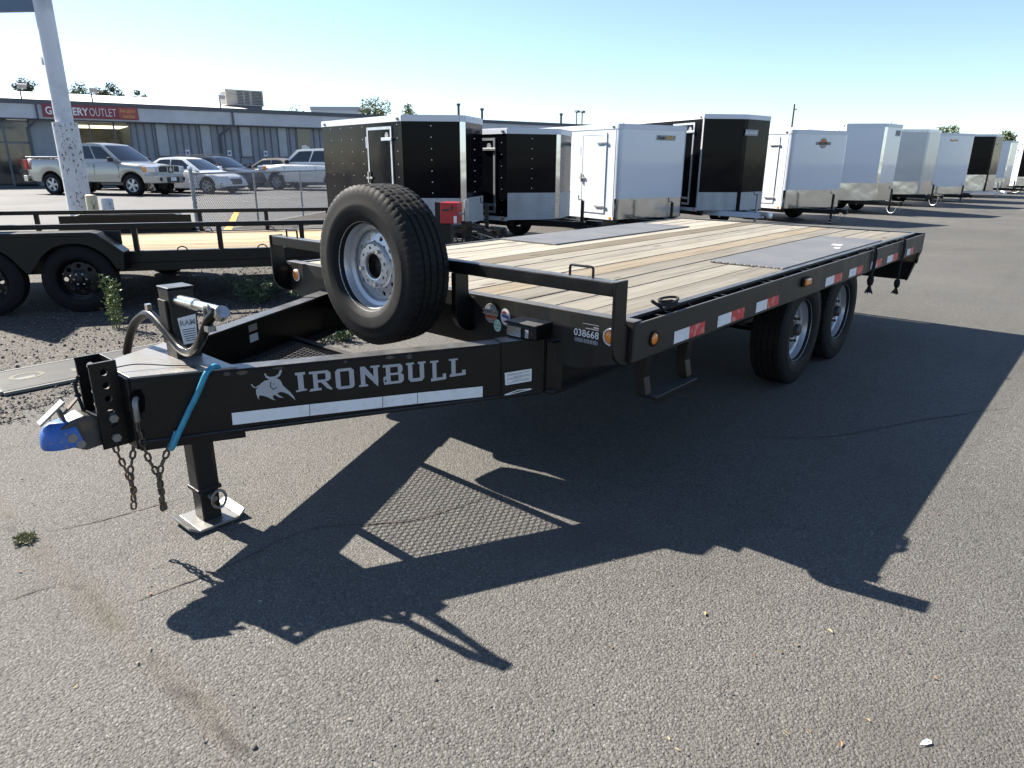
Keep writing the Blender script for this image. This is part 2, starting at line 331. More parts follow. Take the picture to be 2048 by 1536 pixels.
g = M(); g.add([(-900,-900,0),(900,-900,0),(900,900,0),(-900,900,0)], [(0,1,2,3)])
asphalt = tag(g.build('asphalt_lot', K['asphalt']), 'coarse grey asphalt of the trailer lot', None, kind='structure')

def wob(a, b, n, amp, seed):
    r = random.Random(seed); return [(a[0]+(b[0]-a[0])*i/n+r.uniform(-amp,amp), a[1]+(b[1]-a[1])*i/n+r.uniform(-amp,amp)) for i in range(n+1)]
near_edge = wob((-1.4,-12),(-2.05,-1.6), 40, .05, 1) + wob((-2.1,-1.45),(-3.0,-.1), 14, .05, 2) + wob((-3.35,.1),(-6.2,7.5), 40, .06, 3) + wob((-6.3,8),(-7.2,70), 60, .12, 4)
far_edge = [(-9,-12),(-10.0,-2),(-11.6,3.9),(-16.2,10.8),(-20,20),(-22,70)]
g = M(); poly = near_edge + far_edge[::-1]
g.add([(x,y,.004) for x,y in poly], [tuple(range(len(poly)))])
tag(g.build('gravel_strip', K['gravel']), 'loose grey gravel strip under the row of trailers', None, kind='structure')
g = M(); poly = far_edge + [(-20,140),(-200,140),(-200,-12)]
g.add([(x-.02,y,.006) for x,y in poly], [tuple(range(len(poly)))])
tag(g.build('shop_car_park', K['lot']), 'smooth grey car park in front of the shop', None, kind='structure')

def strip(pts, w, z, seed, m, name, parent):
    r = random.Random(seed); P = smoothpath([(x,y,0) for x,y in pts], 10); vs = []; fs = []
    for i, p in enumerate(P):
        t = (P[min(i+1,len(P)-1)]-P[max(i-1,0)]).normalized(); n = Vector((-t.y,t.x,0)); e = min(1, i/6, (len(P)-1-i)/6)
        a = n*(w*e*r.uniform(.2,1.0)+.0008); b = n*(w*e*r.uniform(.2,1.0)+.0008); j = n*r.uniform(-w,w)*.8
        vs += [p+a+j+Vector((0,0,z)), p-b+j+Vector((0,0,z))]
    for i in range(len(P)-1): fs.append((2*i,2*i+1,2*i+3,2*i+2))
    g = M(); g.add(vs, fs); return g.build(name, m, parent)
strip([(.351,-1.736),(.389,-1.394),(.384,-.998),(.649,-.645),(.75,-.2)], .0045, .003, 6, K['crack'], 'crack', asphalt)
strip([(.008,-2.007),(.042,-1.814)], .0045, .003, 7, K['crack'], 'crack', asphalt)
strip([(-.419,-1.732),(-.357,-1.58),(-.329,-1.407),(-.30,-1.2)], .004, .003, 8, K['crack'], 'crack', asphalt)
strip([(1.3,1.2),(1.7,1.6),(2.0,2.2),(2.4,2.9)], .008, .003, 9, K['crack'], 'crack', asphalt)

# loose stones: small faceted pebbles lying on gravel and asphalt
def pebbles(name, n, place, smin, smax, m, label, seed):
    r = random.Random(seed); g = M(); k = 0
    oct_f = [(0,2,4),(2,1,4),(1,3,4),(3,0,4),(2,0,5),(1,2,5),(3,1,5),(0,3,5)]
    while k < n:
        x, y = place(r)
        if x is None: continue
        s = smin*(smax/smin)**(r.random()**1.8); a = r.uniform(0,pi); ca, sa = cos(a), sin(a); vs = []
        for dx,dy,dz in ((1,0,0),(-1,0,0),(0,1,0),(0,-1,0),(0,0,1),(0,0,-1)):
            q = s*r.uniform(.6,1.1); dx,dy,dz = dx*q, dy*q*.8, dz*q*.55; dx += r.uniform(-.2,.2)*s; dy += r.uniform(-.2,.2)*s
            vs.append((x+dx*ca-dy*sa, y+dx*sa+dy*ca, max(.001, .006+s*.25+dz)))
        g.add(vs, oct_f); k += 1
    return tag(g.build(name, m), label, None, kind='stuff')
K['pebble'] = PM('pebble_stone', (.085,.078,.069), .85, vcol=(.16,.148,.13), vscale=35, vlo=.45, vhi=.6, dcol=(.045,.042,.039), dscale=22, dlo=.55, dhi=.62)
def edge_x(y):
    return -2.1 if y < -1.4 else (-2.1-(y+1.4)*.8 if y < 0 else -3.25-y*.385)
def pl_gravel(r):
    y = r.uniform(-2.6, 4.5); w = r.random()**1.6*3.4; return edge_x(y)-w+r.gauss(0,.08)+.12, y
pebbles('gravel_stones', 9000, pl_gravel, .006, .022, K['pebble'], 'loose grey stones scattered over the gravel strip', 11)
def pl_near(r):
    x = r.uniform(-2.3, 3.6); y = r.uniform(-2.3, 2.5)
    return (x, y)
pebbles('asphalt_chips', 2600, pl_near, .0022, .007, K['pebble'], 'small stone chips lying on the near asphalt', 12)

# ------------------------------------------------------------------ wheels (shared meshes)
def tyre_mb(R=.385, W=.235, rb=.205, n=320, tread=True):
    hw = W/2
    side = [(rb,hw*.72),(rb+.010,hw*.84),(rb+.03,hw*.94),(rb+.2*(R-rb),hw*.97),(rb+.22*(R-rb),hw*.985),(rb+.45*(R-rb),hw*1.0),(rb+.5*(R-rb),hw*1.012),(rb+.52*(R-rb),hw*1.0),(rb+.72*(R-rb),hw*.985),(R-.030,hw*.945),(R-.018,hw*.90),(R-.009,hw*.83)]
    tr = []
    gr = [-.50,-.18,.18,.50]
    ys = []
    for q in gr: ys += [(q-.055,0),(q-.03,1),(q+.03,1),(q+.055,0)]
    ys = [(-.80,0),(-.66,0)] + ys + [(.66,0),(.80,0)]
    ys.sort()
    for q, dn in ys: tr.append((R-(.008 if dn else 0)-.006*q*q, q*hw))
    prof = [(r,-y) for r,y in side] + tr + [(r,y) for r,y in side[::-1]]
    def mod(i, j, r, t):
        q = abs(t)/hw
        if r > R-.034 and tread:
            if q > .56:
                k = (i+(0 if t < 0 else 3)+(1 if q > .82 else 0)) % 5
                if k == 0: r -= .0055 if r > R-.02 else .003
            elif q > .2:
                if r > R-.006 and (i+(3 if t > 0 else 0)+int(q*20)) % 8 == 0: r -= .0055
            else:
                if r > R-.006 and (i+(1 if t > 0 else 0)) % 8 in (0,): r -= .0055
        return r
    g = M(); g.lathe(prof, n, mod=mod, closed=True); return g
def holed_ring(g, r0, r1, nh, rh, y0, y1, phase=0, seg=16, mi=0, thick=.006):
    # annulus r0..r1 (height y by radius) with nh round holes, with hole walls
    rc = (r0+r1)/2
    yy = lambda r: y0+(y1-y0)*(r-r0)/(r1-r0)
    for h in range(nh):
        a0 = 2*pi*h/nh+phase; da = pi/nh; ring = []; bnd = []; 
        for k in range(seg):
            t = 2*pi*(k+.5)/seg; cx, cz = rc+rh*cos(t), rh*sin(t)
            r = hypot(cx, cz); a = atan2(cz, cx); ring.append((r, a))
            c, s_ = cos(t), sin(t); q = 1/max(abs(c), abs(s_)); bnd.append((rc+(r1-r0)/2*c*q, da*s_*q))
        vs = [(r*cos(a+a0), yy(r), r*sin(a+a0)) for r, a in ring] + [(r*cos(a+a0), yy(r), r*sin(a+a0)) for r, a in bnd] + [(r*cos(a+a0), yy(r)+thick, r*sin(a+a0)) for r, a in ring]
        fs = []
        for k in range(seg):
            k2 = (k+1) % seg; fs += [(k, k2, seg+k2, seg+k), (k, k2, 2*seg+k2, 2*seg+k)]
        g.add(vs, fs, mi)
def rim_mb(hub=False):
    g = M()
    g.lathe([(.205,-.074),(.214,-.098),(.223,-.1005),(.224,-.096),(.214,-.090),(.206,-.078),(.197,-.050),(.194,-.040),(.176,-.030),(.174,.02),(.194,.05),(.205,.085),(.222,.10)], 56)
    g.lathe([(.1745,-.012),(.168,-.020),(.158,-.024)], 56)
    holed_ring(g, .118, .158, 10, .0125, -.034, -.024)
    g.lathe([(.118,-.034),(.112,-.045),(.106,-.050)], 56)
    holed_ring(g, .070, .106, 8, .0075, -.052, -.050, .2)
    g.lathe([(.070,-.052),(.062,-.050),(.060,-.036)], 40)
    return g
TYRE = tyre_mb().mesh('tyre', K['rubber'], 32); RIM = rim_mb().mesh('rim', K['rim'], 40)
def hub_mb():
    g = M(); g.lathe([(.0,-.098),(.030,-.097),(.040,-.088),(.042,-.06),(.058,-.056),(.060,-.03),(.075,-.028),(.075,.06)], 28)
    for k in range(8):
        a = 2*pi*k/8+.2; g.cyl((.0828*cos(a),-.071,.0828*sin(a)),(.0828*cos(a),-.045,.0828*sin(a)),.0105,6)
    g.lathe([(.0,.02),(.165,.02),(.165,.07),(0,.07)], 32)   # brake drum behind the disc
    return g
HUB = hub_mb().mesh('hub', [K['worn_steel']], 35)
LUG = None

# ------------------------------------------------------------------ flatbed trailer
FB = empty('flatbed_trailer', (0,0,0), 0, 'black deckover flatbed trailer with wooden plank deck and spare wheel on its front rail', 'trailer')
ZD = .873; LD = 5.13; HWD = 1.297
def part(name, g, m, parent=FB, bevel=0, smooth=None, label=None, seg=2, kind=None):
    o = g.build(name, m, parent, smooth, bevel, seg)
    if label: o['label'] = label
    if kind: o['kind'] = kind
    return o
# planks
x0, x1, nb = -1.19, 1.19, 13; bw = (x1-x0)/nb
plank_mesh = M().box(-bw/2+.0025, bw/2-.0025, 0, LD-.14, -.038, 0).mesh('plank', K['wood'])
plank_brown = M().box(-bw/2+.0025, bw/2-.0025, 0, LD-.14, -.038, 0).mesh('plank', K['wood_brown'])
for i in range(nb):
    o = put('plank', plank_brown if i in (4,8) else plank_mesh, FB, .004, 1); o.location = (x0+bw*(i+.5), .066, ZD-.005-random.uniform(0,.004)); o.rotation_euler = (0, random.uniform(-.006,.006), 0)
# front beam with clipped lower corners and a folded top flange
g = M(); prof = [(-1.297,.873),(-1.297,.70),(-1.02,.622),(1.02,.622),(1.297,.70),(1.297,.873)]
g.prism(prof, lambda a,b,c: (a,c,b), 0, .008); g.box(-1.297,1.297,.008,.062,.866,.873)
part('front_beam', g, K['black_dusty'], bevel=.003)
# side channels, rub rails, stake pockets
for sx in (-1, 1):
    g = M(); g.box(min(sx*1.193,sx*1.232), max(sx*1.193,sx*1.232), .063, LD-.06, .865, .872); g.box(min(sx*1.222,sx*1.232), max(sx*1.222,sx*1.232), .063, LD-.06, .70, .865)
    part('side_channel', g, K['black'], bevel=.002)
    g = M(); g.box(min(sx*1.285,sx*1.297), max(sx*1.285,sx*1.297), .009, LD, .70, .862); part('rub_rail', g, K['black_dusty'], bevel=.003)
    for y in (.30,.86,1.46,2.06,2.66,3.26,3.86,4.46,4.96):
        g = M(); xa, xb = sx*1.234, sx*1.283
        g.box(min(xa,xb), max(xa,xb), y-.045, y-.037, .715, .857); g.box(min(xa,xb), max(xa,xb), y+.037, y+.045, .715, .857)
        g.box(min(sx*1.275,sx*1.283), max(sx*1.275,sx*1.283), y-.036, y+.036, .715, .855)
        part('stake_pocket', g, K['black'])
    for y in (.58,1.16,1.76,2.36,2.96,3.56,4.16):
        g = M(); g.prism([(0,.715),(.05,.76),(.05,.835),(0,.858)], lambda a,b,c: (sx*(1.233+a),c,b), y-.004, y+.004); part('gusset', g, K['black'])
g = M(); g.box(-1.297,1.297,LD-.058,LD,.862,.874); g.box(-1.297,1.297,LD-.012,LD,.70,.862); part('rear_beam', g, K['black'], bevel=.003)
# angled rear light panels
for sx in (-1, 1):
    g = M(); g.prism([(sx*1.297,.70),(sx*1.22,.42),(sx*.80,.42),(sx*.76,.70)], lambda a,b,c: (a,c,b), LD-.016, LD-.004); o = part('tail_panel', g, K['black_dusty'])
    g = M(); g.prism([(LD-.016,.70),(LD-.016,.42),(LD-.06,.42),(LD-.09,.70)], lambda a,b,c: (sx*(c-(.70-b)*.26),a,b), 1.285, 1.297); part('tail_side_plate', g, K['black_dusty'])
    g = M(); g.lathe([(.030,0),(.036,.004),(.036,.012)], 24, (sx*1.272,LD-.055,.625), 'x'); part('tail_lamp_grommet', g, K['rubber'])
# diamond plates
for xa, xb, ya, yb in ((.70,1.19,1.885,4.06),(-1.19,-.60,1.92,4.10)):
    g = M(); g.box(xa,xb,ya,yb,ZD-.0045,ZD+.006); part('diamond_plate', g, K['tread_plate'], bevel=.002)
# weathered paint scabs on the near plate
for pq in ([(1.0,3.36),(1.07,3.37),(1.06,3.46),(.99,3.45)],[(1.08,3.16),(1.12,3.16),(1.11,3.24),(1.07,3.23)]):
    g = M(); g.add([(u,w,ZD+.0078) for u,w in pq], [(0,1,2,3)]); part('paint_scab', g, K['label'])
# headache rail and J brackets
g = M(); g.box(-1.262,1.262,-.112,-.052,.985,1.043); part('front_rail', g, K['black'], bevel=.006)
def jplate(x, t, top, name):
    pr = [(-.118,top),(-.030,top),(-.030,.90)]
    for k in range(1,7): a = k/6*pi/2; pr.append((-.030+.029*(1-cos(a)), .90-.045*sin(a)))
    pr += [(-.001,.69)]
    for k in range(1,8): a = k/7*pi/2; pr.append((-.001-.117*sin(a), .69+.10*(1-cos(a))*1.0))
    g = M(); g.prism(pr, lambda a,b,c: (c,a,b), x-t/2, x+t/2); part(name, g, K['black'], bevel=.003)
jplate(1.27,.014,1.046,'rail_bracket'); jplate(-1.27,.014,1.046,'rail_bracket'); jplate(.37,.03,.986,'rail_bracket'); jplate(-.37,.03,.986,'rail_bracket')
for xx in (1.08, -1.08):
    g = M(); pts = []
    for p in [(-.058,1.04),(-.058,1.075)]: pts.append((xx+p[0],-.075,p[1]))
    for k in range(1,5): a = k/5*pi/2; pts.append((xx-.058+.012*(1-cos(a)),-.075,1.075+.012*sin(a)))
    q = [(2*xx-p[0],p[1],p[2]) for p in pts[::-1]]; g.tube(pts+q, .0055, 8); part('grab_handle', g, K['black'], smooth=40)
# marker lamps
def lamp(c, ax, sgn, name='marker_lamp', r=.029):
    g = M(); s = sgn
    prof = [(r*1.28,0),(r*1.3,s*.006),(r*1.1,s*.009),(r*1.04,s*.004)]
    g.lathe(prof, 28, c, ax); o = part(name, g, K['label'] if ax == 'y' else K['rubber'], smooth=40)
    g = M(); g.lathe([(r*1.03,s*.002),(r*.9,s*.010),(r*.5,s*.014),(0.0001,s*.0155)], 28, c, ax); part('lens', g, K['amber'], o, smooth=60)
lamp((1.19,0,.793),'y',-1); lamp((-1.19,0,.793),'y',-1); lamp((HWD,.162,.775),'x',1,r=.026); lamp((-HWD,.162,.775),'x',-1,r=.026)
g = M(); g.box(HWD,HWD+.018,1.90,2.02,.772,.826); o = part('side_lamp', g, K['rubber'], bevel=.004)
g = M(); g.box(HWD+.006,HWD+.030,1.915,2.005,.778,.820); part('lens', g, K['amber'], o, bevel=.008)
# conspicuity tape on the near rub rail
for a, b, c in ((.345,.487,.642),(.78,.934,1.091),(1.245,1.395,1.562),(2.369,2.541,2.712),(2.869,3.034,3.194),(3.40,3.56,3.709),(3.87,4.04,4.204),(4.52,4.63,4.749)):
    for u, w, mm, nm in ((a,b,'white_tape','white_tape'),(b,c,'red_tape','red_tape')):
        g = M(); z0, z1 = .715, .772
        g.add([(HWD+.0012,u,z0),(HWD+.0012,w,z0),(HWD+.0012,w,z1),(HWD+.0012,u,z1)], [(0,1,2,3)]); part(nm, g, K[mm])
# underframe
for sx in (-1,1):
    g = M(); g.box(sx*.87-.05, sx*.87+.05, -.04, LD-.1, .725, .735); g.box(sx*.87-.05, sx*.87+.05, -.04, LD-.1, .483, .495); g.box(sx*.87-.005, sx*.87+.005, -.04, LD-.1, .495, .725); part('main_beam', g, K['black'])
for k in range(12):
    y = .25+k*.42; g = M(); g.box(-1.22,1.22,y-.02,y+.02,.737,.825); part('cross_member', g, K['black'])
# axles, springs, wheels
for y in (2.4545, 3.323):
    g = M(); g.cyl((-1.0,y,.375),(1.0,y,.375),.055,16); part('axle', g, K['black'], smooth=40)
    for sx in (-1,1):
        g = M(); 
        for k in range(4): g.box(sx*.87-.03, sx*.87+.03, y-.36+.06*k, y+.36-.06*k, .432-.012*k, .443-.012*k)
        part('leaf_spring', g, K['black'])
        w = put('wheel', TYRE, FB); w.location = (sx*1.055,y,.38); w.rotation_euler = (0,0,pi/2*sx)
        put('rim', RIM, w); put('hub', HUB, w)
# step
for y in (.22,.60):
    g = M(); g.prism([(1.20,.705),(1.255,.705),(1.245,.58),(1.262,.50),(1.25,.49),(1.205,.50),(1.195,.58)], lambda a,b,c: (a,c,b), y-.025, y+.025); part('step_bracket', g, K['black'], bevel=.003)
g = M(); g.box(1.20,1.285,.24,.64,.472,.486); g.box(1.278,1.288,.24,.64,.452,.487); part('step', g, K['black'], bevel=.003)
# tongue: two channels converging to the coupler box
A = Vector((.288,-1.2,0)); E = Vector((.4427,.8967,0)).normalized()
ZT, ZB = .735, .483
def tp(s, off=0.0, side=1):     # point along the outer face of the near channel (s from A), off = inward
    nrm = Vector((-E.y,E.x,0)); p = A+E*s+nrm*off
    return Vector((p.x*side,p.y,0))
S0, S1 = -.345, 1.285
for side in (1,-1):
    g = M(); 
    def quadprism(s0,s1,o0,o1,z0,z1,g=g):
        b = [tp(s0,o0,side),tp(s1,o0,side),tp(s1,o1,side),tp(s0,o1,side)]
        g.add([(p.x,p.y,z0) for p in b]+[(p.x,p.y,z1) for p in b], [(3,2,1,0),(4,5,6,7),(0,1,5,4),(1,2,6,5),(2,3,7,6),(3,0,4,7)])
    quadprism(S0,S1,0,.008,ZB+.012,ZT-.011); quadprism(S0,S1,0,.078,ZT-.011,ZT); quadprism(S0,S1,-.012,.078,ZB,ZB+.012)
    part('tongue_channel', g, K['black'], bevel=.003)
    # sleeve where the channel meets the frame
    g = M(); quadprism(1.09,S1,-.006,-.0005,ZB-.004,ZT+.003,g); quadprism(1.09,S1,-.006,.085,ZT+.0005,ZT+.005,g); part('tongue_sleeve', g, K['black'], bevel=.002)
    g = M(); p = tp(S1,0,side); q = Vector((side*.925,.02,0))
    g.add([(p.x,p.y,ZB),(q.x,q.y,ZB),(q.x,q.y,ZT-.002),(p.x,p.y,ZT-.002)], [(0,1,2,3)]); g.add([(p.x,p.y,ZT-.002),(q.x,q.y,ZT-.002),(side*.82,.02,ZT-.002),tuple(tp(S1,.09,side)+Vector((0,0,ZT-.002)))], [(0,1,2,3)]); part('tongue_gusset', g, K['black'])
# coupler box: top plate, front plate
pa, pb = tp(S0,0,1), tp(.02,0,1)
g = M(); g.prism([(pa.x,pa.y),(pb.x,pb.y),(-pb.x,pb.y),(-pa.x,pa.y)], lambda a,b,c: (a,b,c), ZT+.001, ZT+.009); part('top_plate', g, K['bare_steel'], bevel=.002)
g = M(); g.prism([(pa.x,pa.y),(pb.x,pb.y),(-pb.x,pb.y),(-pa.x,pa.y)], lambda a,b,c: (a,b,c), ZB-.028, ZB-.001); part('bottom_plate', g, K['black'], bevel=.002)
g = M(); g.disc((.02,-1.36,ZT+.0105),(0,0,1),.046,24,ry=.04); part('plate_hole', g, K['void'])
g = M(); g.box(-pa.x,pa.x,pa.y-.012,pa.y,ZB-.02,ZT+.004); part('front_plate', g, K['black'], bevel=.004)
# adjustable channel with bolt holes
for sx in (-1,1):
    g = M(); pr = []; zc = [.762,.712,.662,.612,.562]
    # flange in y-z plane with holes built as quads round each hole
    xx = sx*.062; ya, yb = -1.612, -1.522
    for i, z in enumerate(zc):
        ring = [(-1.567+.0125*cos(2*pi*k/16), z+.0125*sin(2*pi*k/16)) for k in range(16)]
        bd = []
        for k in range(16):
            c, s_ = cos(2*pi*k/16), sin(2*pi*k/16); q = 1/max(abs(c),abs(s_)); bd.append((-1.567+.045*c*q, z+.025*s_*q))
        for dx in (0, sx*.011):
            g.add([(xx+dx,a,b) for a,b in ring]+[(xx+dx,a,b) for a,b in bd], [(k,(k+1)%16,16+(k+1)%16,16+k) for k in range(16)])
        g.add([(xx,a,b) for a,b in ring]+[(xx+sx*.011,a,b) for a,b in ring], [(k,(k+1)%16,16+(k+1)%16,16+k) for k in range(16)])
    g.box(min(xx,xx+sx*.011),max(xx,xx+sx*.011),ya,yb,.787,.800); g.box(min(xx,xx+sx*.011),max(xx,xx+sx*.011),ya,yb,.475,.537)
    g.add([(xx,ya,.475),(xx+sx*.011,ya,.475),(xx+sx*.011,ya,.80),(xx,ya,.80)],[(0,1,2,3)])
    part('coupler_channel', g, K['black'])
g = M(); g.box(-.062,.062,-1.532,-1.522,.475,.80); part('channel_web', g, K['black'], bevel=.002)
# coupler
g = M()
g.prism([(-1.60,.595),(-1.535,.598),(-1.535,.492),(-1.60,.487),(-1.66,.482),(-1.70,.505),(-1.73,.52),(-1.73,.585),(-1.69,.60),(-1.65,.615),(-1.62,.605)], lambda a,b,c: (c,a,b), -.05, .05)
o = part('coupler', g, K['worn_steel'], bevel=.006)
g = M()   # ball socket, blue: rounded snout
prof = []
n1, n2 = 14, 8
vs = []; fs = []
for i in range(n2+1):
    u = i/n2; z = .510+.088*u; rr = [1.0,1.03,1.02,1.0,.97,.93,.86,.74,.5][i]
    for k in range(n1+1):
        a = -pi/2+pi*k/n1; vs.append((.062*rr*sin(a), -1.712-.072*rr*cos(a), z))
    vs.append((.062*rr, -1.685+.02*(1-u), z)); vs.append((-.062*rr, -1.685+.02*(1-u), z))
w_ = n1+3
for i in range(n2):
    for k in range(n1): fs.append((i*w_+k, i*w_+k+1, (i+1)*w_+k+1, (i+1)*w_+k))
    fs.append((i*w_+n1, i*w_+n1+1, (i+1)*w_+n1+1, (i+1)*w_+n1)); fs.append((i*w_, i*w_+n1+2, (i+1)*w_+n1+2, (i+1)*w_))
fs.append(tuple(n2*w_+k for k in range(n1+1))+(n2*w_+n1+1, n2*w_+n1+2))
g.add(vs, fs); part('ball_socket', g, K['blue'], o, smooth=50)
g = M(); g.beam((.0,-1.778,.603),(.0,-1.692,.668),.045,.007,(0,1,0)); part('latch_lever', g, K['bare_steel'], o, bevel=.002)
g = M(); g.beam((.012,-1.70,.625),(.012,-1.648,.672),.02,.006,(0,1,0)); g.beam((.0,-1.70,.585),(.0,-1.71,.64),.03,.012,(0,1,0)); part('latch_arm', g, K['worn_steel'], o)
for y, z, x in ((-1.678,.515,.052),(-1.700,.545,.052),(-1.565,.587,.074),(-1.567,.512,.074)):
    for sx in (-1,1):
        g = M(); g.cyl((sx*(x-.004),y,z),(sx*(x+.012),y,z),.0165,6 if z != .545 else 14); part('bolt', g, K['bare_steel'], o, smooth=40)
# jack
JX, JY = -.015, -1.24
g = M(); g.box(JX-.049,JX+.049,JY-.049,JY+.049,.60,1.015); o = part('jack_housing', g, K['jack_steel'], bevel=.006)
g = M(); g.box(JX-.052,JX+.052,JY-.052,JY+.052,1.016,1.024); part('jack_cap', g, K['black'], o, bevel=.004)
g = M(); g.box(JX-.036,JX+.03,JY-.060,JY-.050,.80,.975); part('jack_side_plate', g, K['jack_steel'], o, bevel=.002)
g = M(); g.box(JX-.045,JX+.045,JY-.045,JY+.045,.155,.60); part('jack_tube', g, K['jack_steel'], bevel=.006)
g = M(); g.box(JX-.051,JX+.051,JY-.051,JY+.051,.155,.172); part('jack_collar', g, K['jack_steel'], bevel=.003)
g = M(); g.box(JX-.040,JX+.040,JY-.040,JY+.040,.02,.20); part('jack_leg', g, K['jack_steel'], bevel=.005)
g = M(); g.box(JX-.10,JX+.10,JY-.085,JY+.085,.008,.02)
for sy in (-1,1): g.add([(JX-.10,JY+sy*.085,.008),(JX+.10,JY+sy*.085,.008),(JX+.085,JY+sy*.125,.03),(JX-.085,JY+sy*.125,.03),(JX-.10,JY+sy*.085,.02),(JX+.10,JY+sy*.085,.02),(JX+.085,JY+sy*.122,.041),(JX-.085,JY+sy*.122,.041)], [(0,1,2,3),(4,5,6,7),(0,1,5,4),(1,2,6,5),(2,3,7,6),(3,0,4,7)])
part('jack_foot', g, K['bare_steel'], bevel=.003)
g = M(); g.cyl((JX+.04,JY,.13),(JX+.085,JY,.13),.012,12); g.tube([(JX+.078,JY+.03*cos(a)+.02,.12+.04*sin(a)) for a in [2*pi*k/20 for k in range(20)]], .006, 8, closed=True); part('jack_pin', g, K['bare_steel'], smooth=50)
g = M(); g.cyl((JX+.04,JY-.018,.975),(.20,-1.262,.98),.022,14); g.cyl((.20,-1.262,.98),(.42,-1.274,.99),.0165,14); g.cyl((.405,-1.274,.972),(.43,-1.274,.99),.024,14); o2 = part('crank_shaft', g, K['chrome'], smooth=40)
g = M(); pts = [(.40,-1.285,.985),(.365,-1.297,.954),(.33,-1.30,.915),(.285,-1.30,.868),(.225,-1.30,.822),(.165,-1.30,.800),(.10,-1.30,.802),(.035,-1.30,.828),(-.035,-1.30,.862),(-.12,-1.30,.895),(-.18,-1.30,.895),(-.25,-1.30,.872),(-.33,-1.30,.83),(-.41,-1.30,.76),(-.475,-1.30,.678)]
g.tube(smoothpath(pts,5), .0175, 12); part('crank_handle', g, K['handle'], o2, smooth=50)
g = M(); g.tube([(.352+.02*cos(a),-1.292,.965+.036*sin(a)) for a in [2*pi*k/18 for k in range(18)]], .008, 8, closed=True); g.cbox((.372,-1.30,.925),(.03,.03,.02)); part('crank_hook', g, K['bare_steel'], o2, smooth=50)
g = M(); g.box(-.165,-.14,-1.308,-1.29,.908,.94); part('handle_stop', g, K['chrome'], o2)
# jack label RAM
lx = JX+.0505
g = M(); g.add([(lx,JY-.030,.905),(lx,JY+.042,.912),(lx,JY+.034,.80),(lx,JY-.020,.798)], [(0,1,2,3)]); lb = part('jack_label', g, K['label'])
t_ = text_mb('RAM', .030, .0010); g = M(); g.merge(t_, frame((lx+.0012,JY+.006,.882),(0,1,0),(0,0,1))); part('lettering', g, K['label_grey'], lb)
g = M()
for k in range(6): g.box(lx+.0008,lx+.0012,JY-.02+.002*k,JY+.034-.001*k,.855-.009*k,.858-.009*k)
part('print_lines', g, K['dark_print'], lb)
# safety chains
def link_mb(L=.040, W=.026, r=.0044):
    pts = []; hw = (W-2*r)/2; hl = (L-2*r)/2-hw
    for k in range(7): a = pi*k/6; pts.append((hw*cos(a),0,hl+hw*sin(a)))
    for k in range(7): a = pi+pi*k/6; pts.append((hw*cos(a),0,-hl+hw*sin(a)))
    g = M(); g.tube(pts, r, 6, closed=True); return g
LINK = link_mb().mesh('link', K['chain'], 60)
def chain(path, name='safety_chain'):
    P = smoothpath(path, 12); d = [0]
    for i in range(1,len(P)): d.append(d[-1]+(P[i]-P[i-1]).length)
    pitch = .0315; n = int(d[-1]/pitch); root = None
    def at(s):
        for i in range(1,len(P)):
            if d[i] >= s: return P[i-1].lerp(P[i],(s-d[i-1])/max(1e-9,d[i]-d[i-1]))
        return P[-1]
    for k in range(n):
        c = at((k+.5)*pitch); t = (at((k+1)*pitch)-at(k*pitch)).normalized()
        q = t.to_track_quat('Z','Y').to_matrix().to_4x4() @ Matrix.Rotation(pi/2*(k%2)+random.uniform(-.25,.25),4,'Z')
        o = put(name if root is None else 'link', LINK, FB if root is None else root)
        mw = Matrix.Translation(c) @ q
        if root is None: root = o; R0 = mw.inverted(); o.matrix_basis = mw
        else: o.matrix_basis = R0 @ mw
chain([(.142,-1.508,.60),(.14,-1.507,.53),(.14,-1.492,.42),(.14,-1.468,.335),(.14,-1.47,.26),(.142,-1.475,.185)])
chain([(.175,-1.425,.475),(.172,-1.44,.43),(.165,-1.462,.385),(.155,-1.472,.33),(.15,-1.47,.26),(.148,-1.468,.20)])
chain([(-.02,-1.549,.48),(-.02,-1.545,.42),(-.02,-1.53,.35),(-.015,-1.518,.28),(-.01,-1.522,.21),(-.012,-1.53,.15)])
chain([(.04,-1.50,.46),(.04,-1.515,.40),(.035,-1.53,.34),(.02,-1.525,.27),(.0,-1.52,.20)])
p = tp(-.325,-.003)
g = M(); g.prism([(-.03,.05),(-.012,.075),(.012,.075),(.02,.04),(.012,-.01),(-.02,-.02)], lambda a,b,c: (p.x+E.x*a+E.y*.001*c,p.y+E.y*a,.62+b), 0, 1); part('chain_slot', g, K['void'])
g = M(); pts = [(.130,-1.49,.665),(.150,-1.507,.655),(.158,-1.512,.62),(.150,-1.51,.58)]; g.tube(smoothpath(pts,4), .011, 8); part('chain_hook', g, K['bare_steel'], smooth=50)
# wiring to the coupler
g = M(); g.tube(smoothpath([(.03,-1.53,.76),(.06,-1.45,.765),(.12,-1.36,.752),(.19,-1.30,.748),(.245,-1.275,.70),(.262,-1.25,.64)],6), .0022, 5); part('breakaway_cable', g, K['rope'])
g = M(); g.tube(smoothpath([(-.03,-1.62,.74),(-.035,-1.635,.70),(-.03,-1.63,.64),(-.02,-1.625,.585)],6), .006, 6); g.cyl((-.034,-1.635,.675),(-.03,-1.632,.66),.010,8); part('trailer_plug', g, K['rope'])
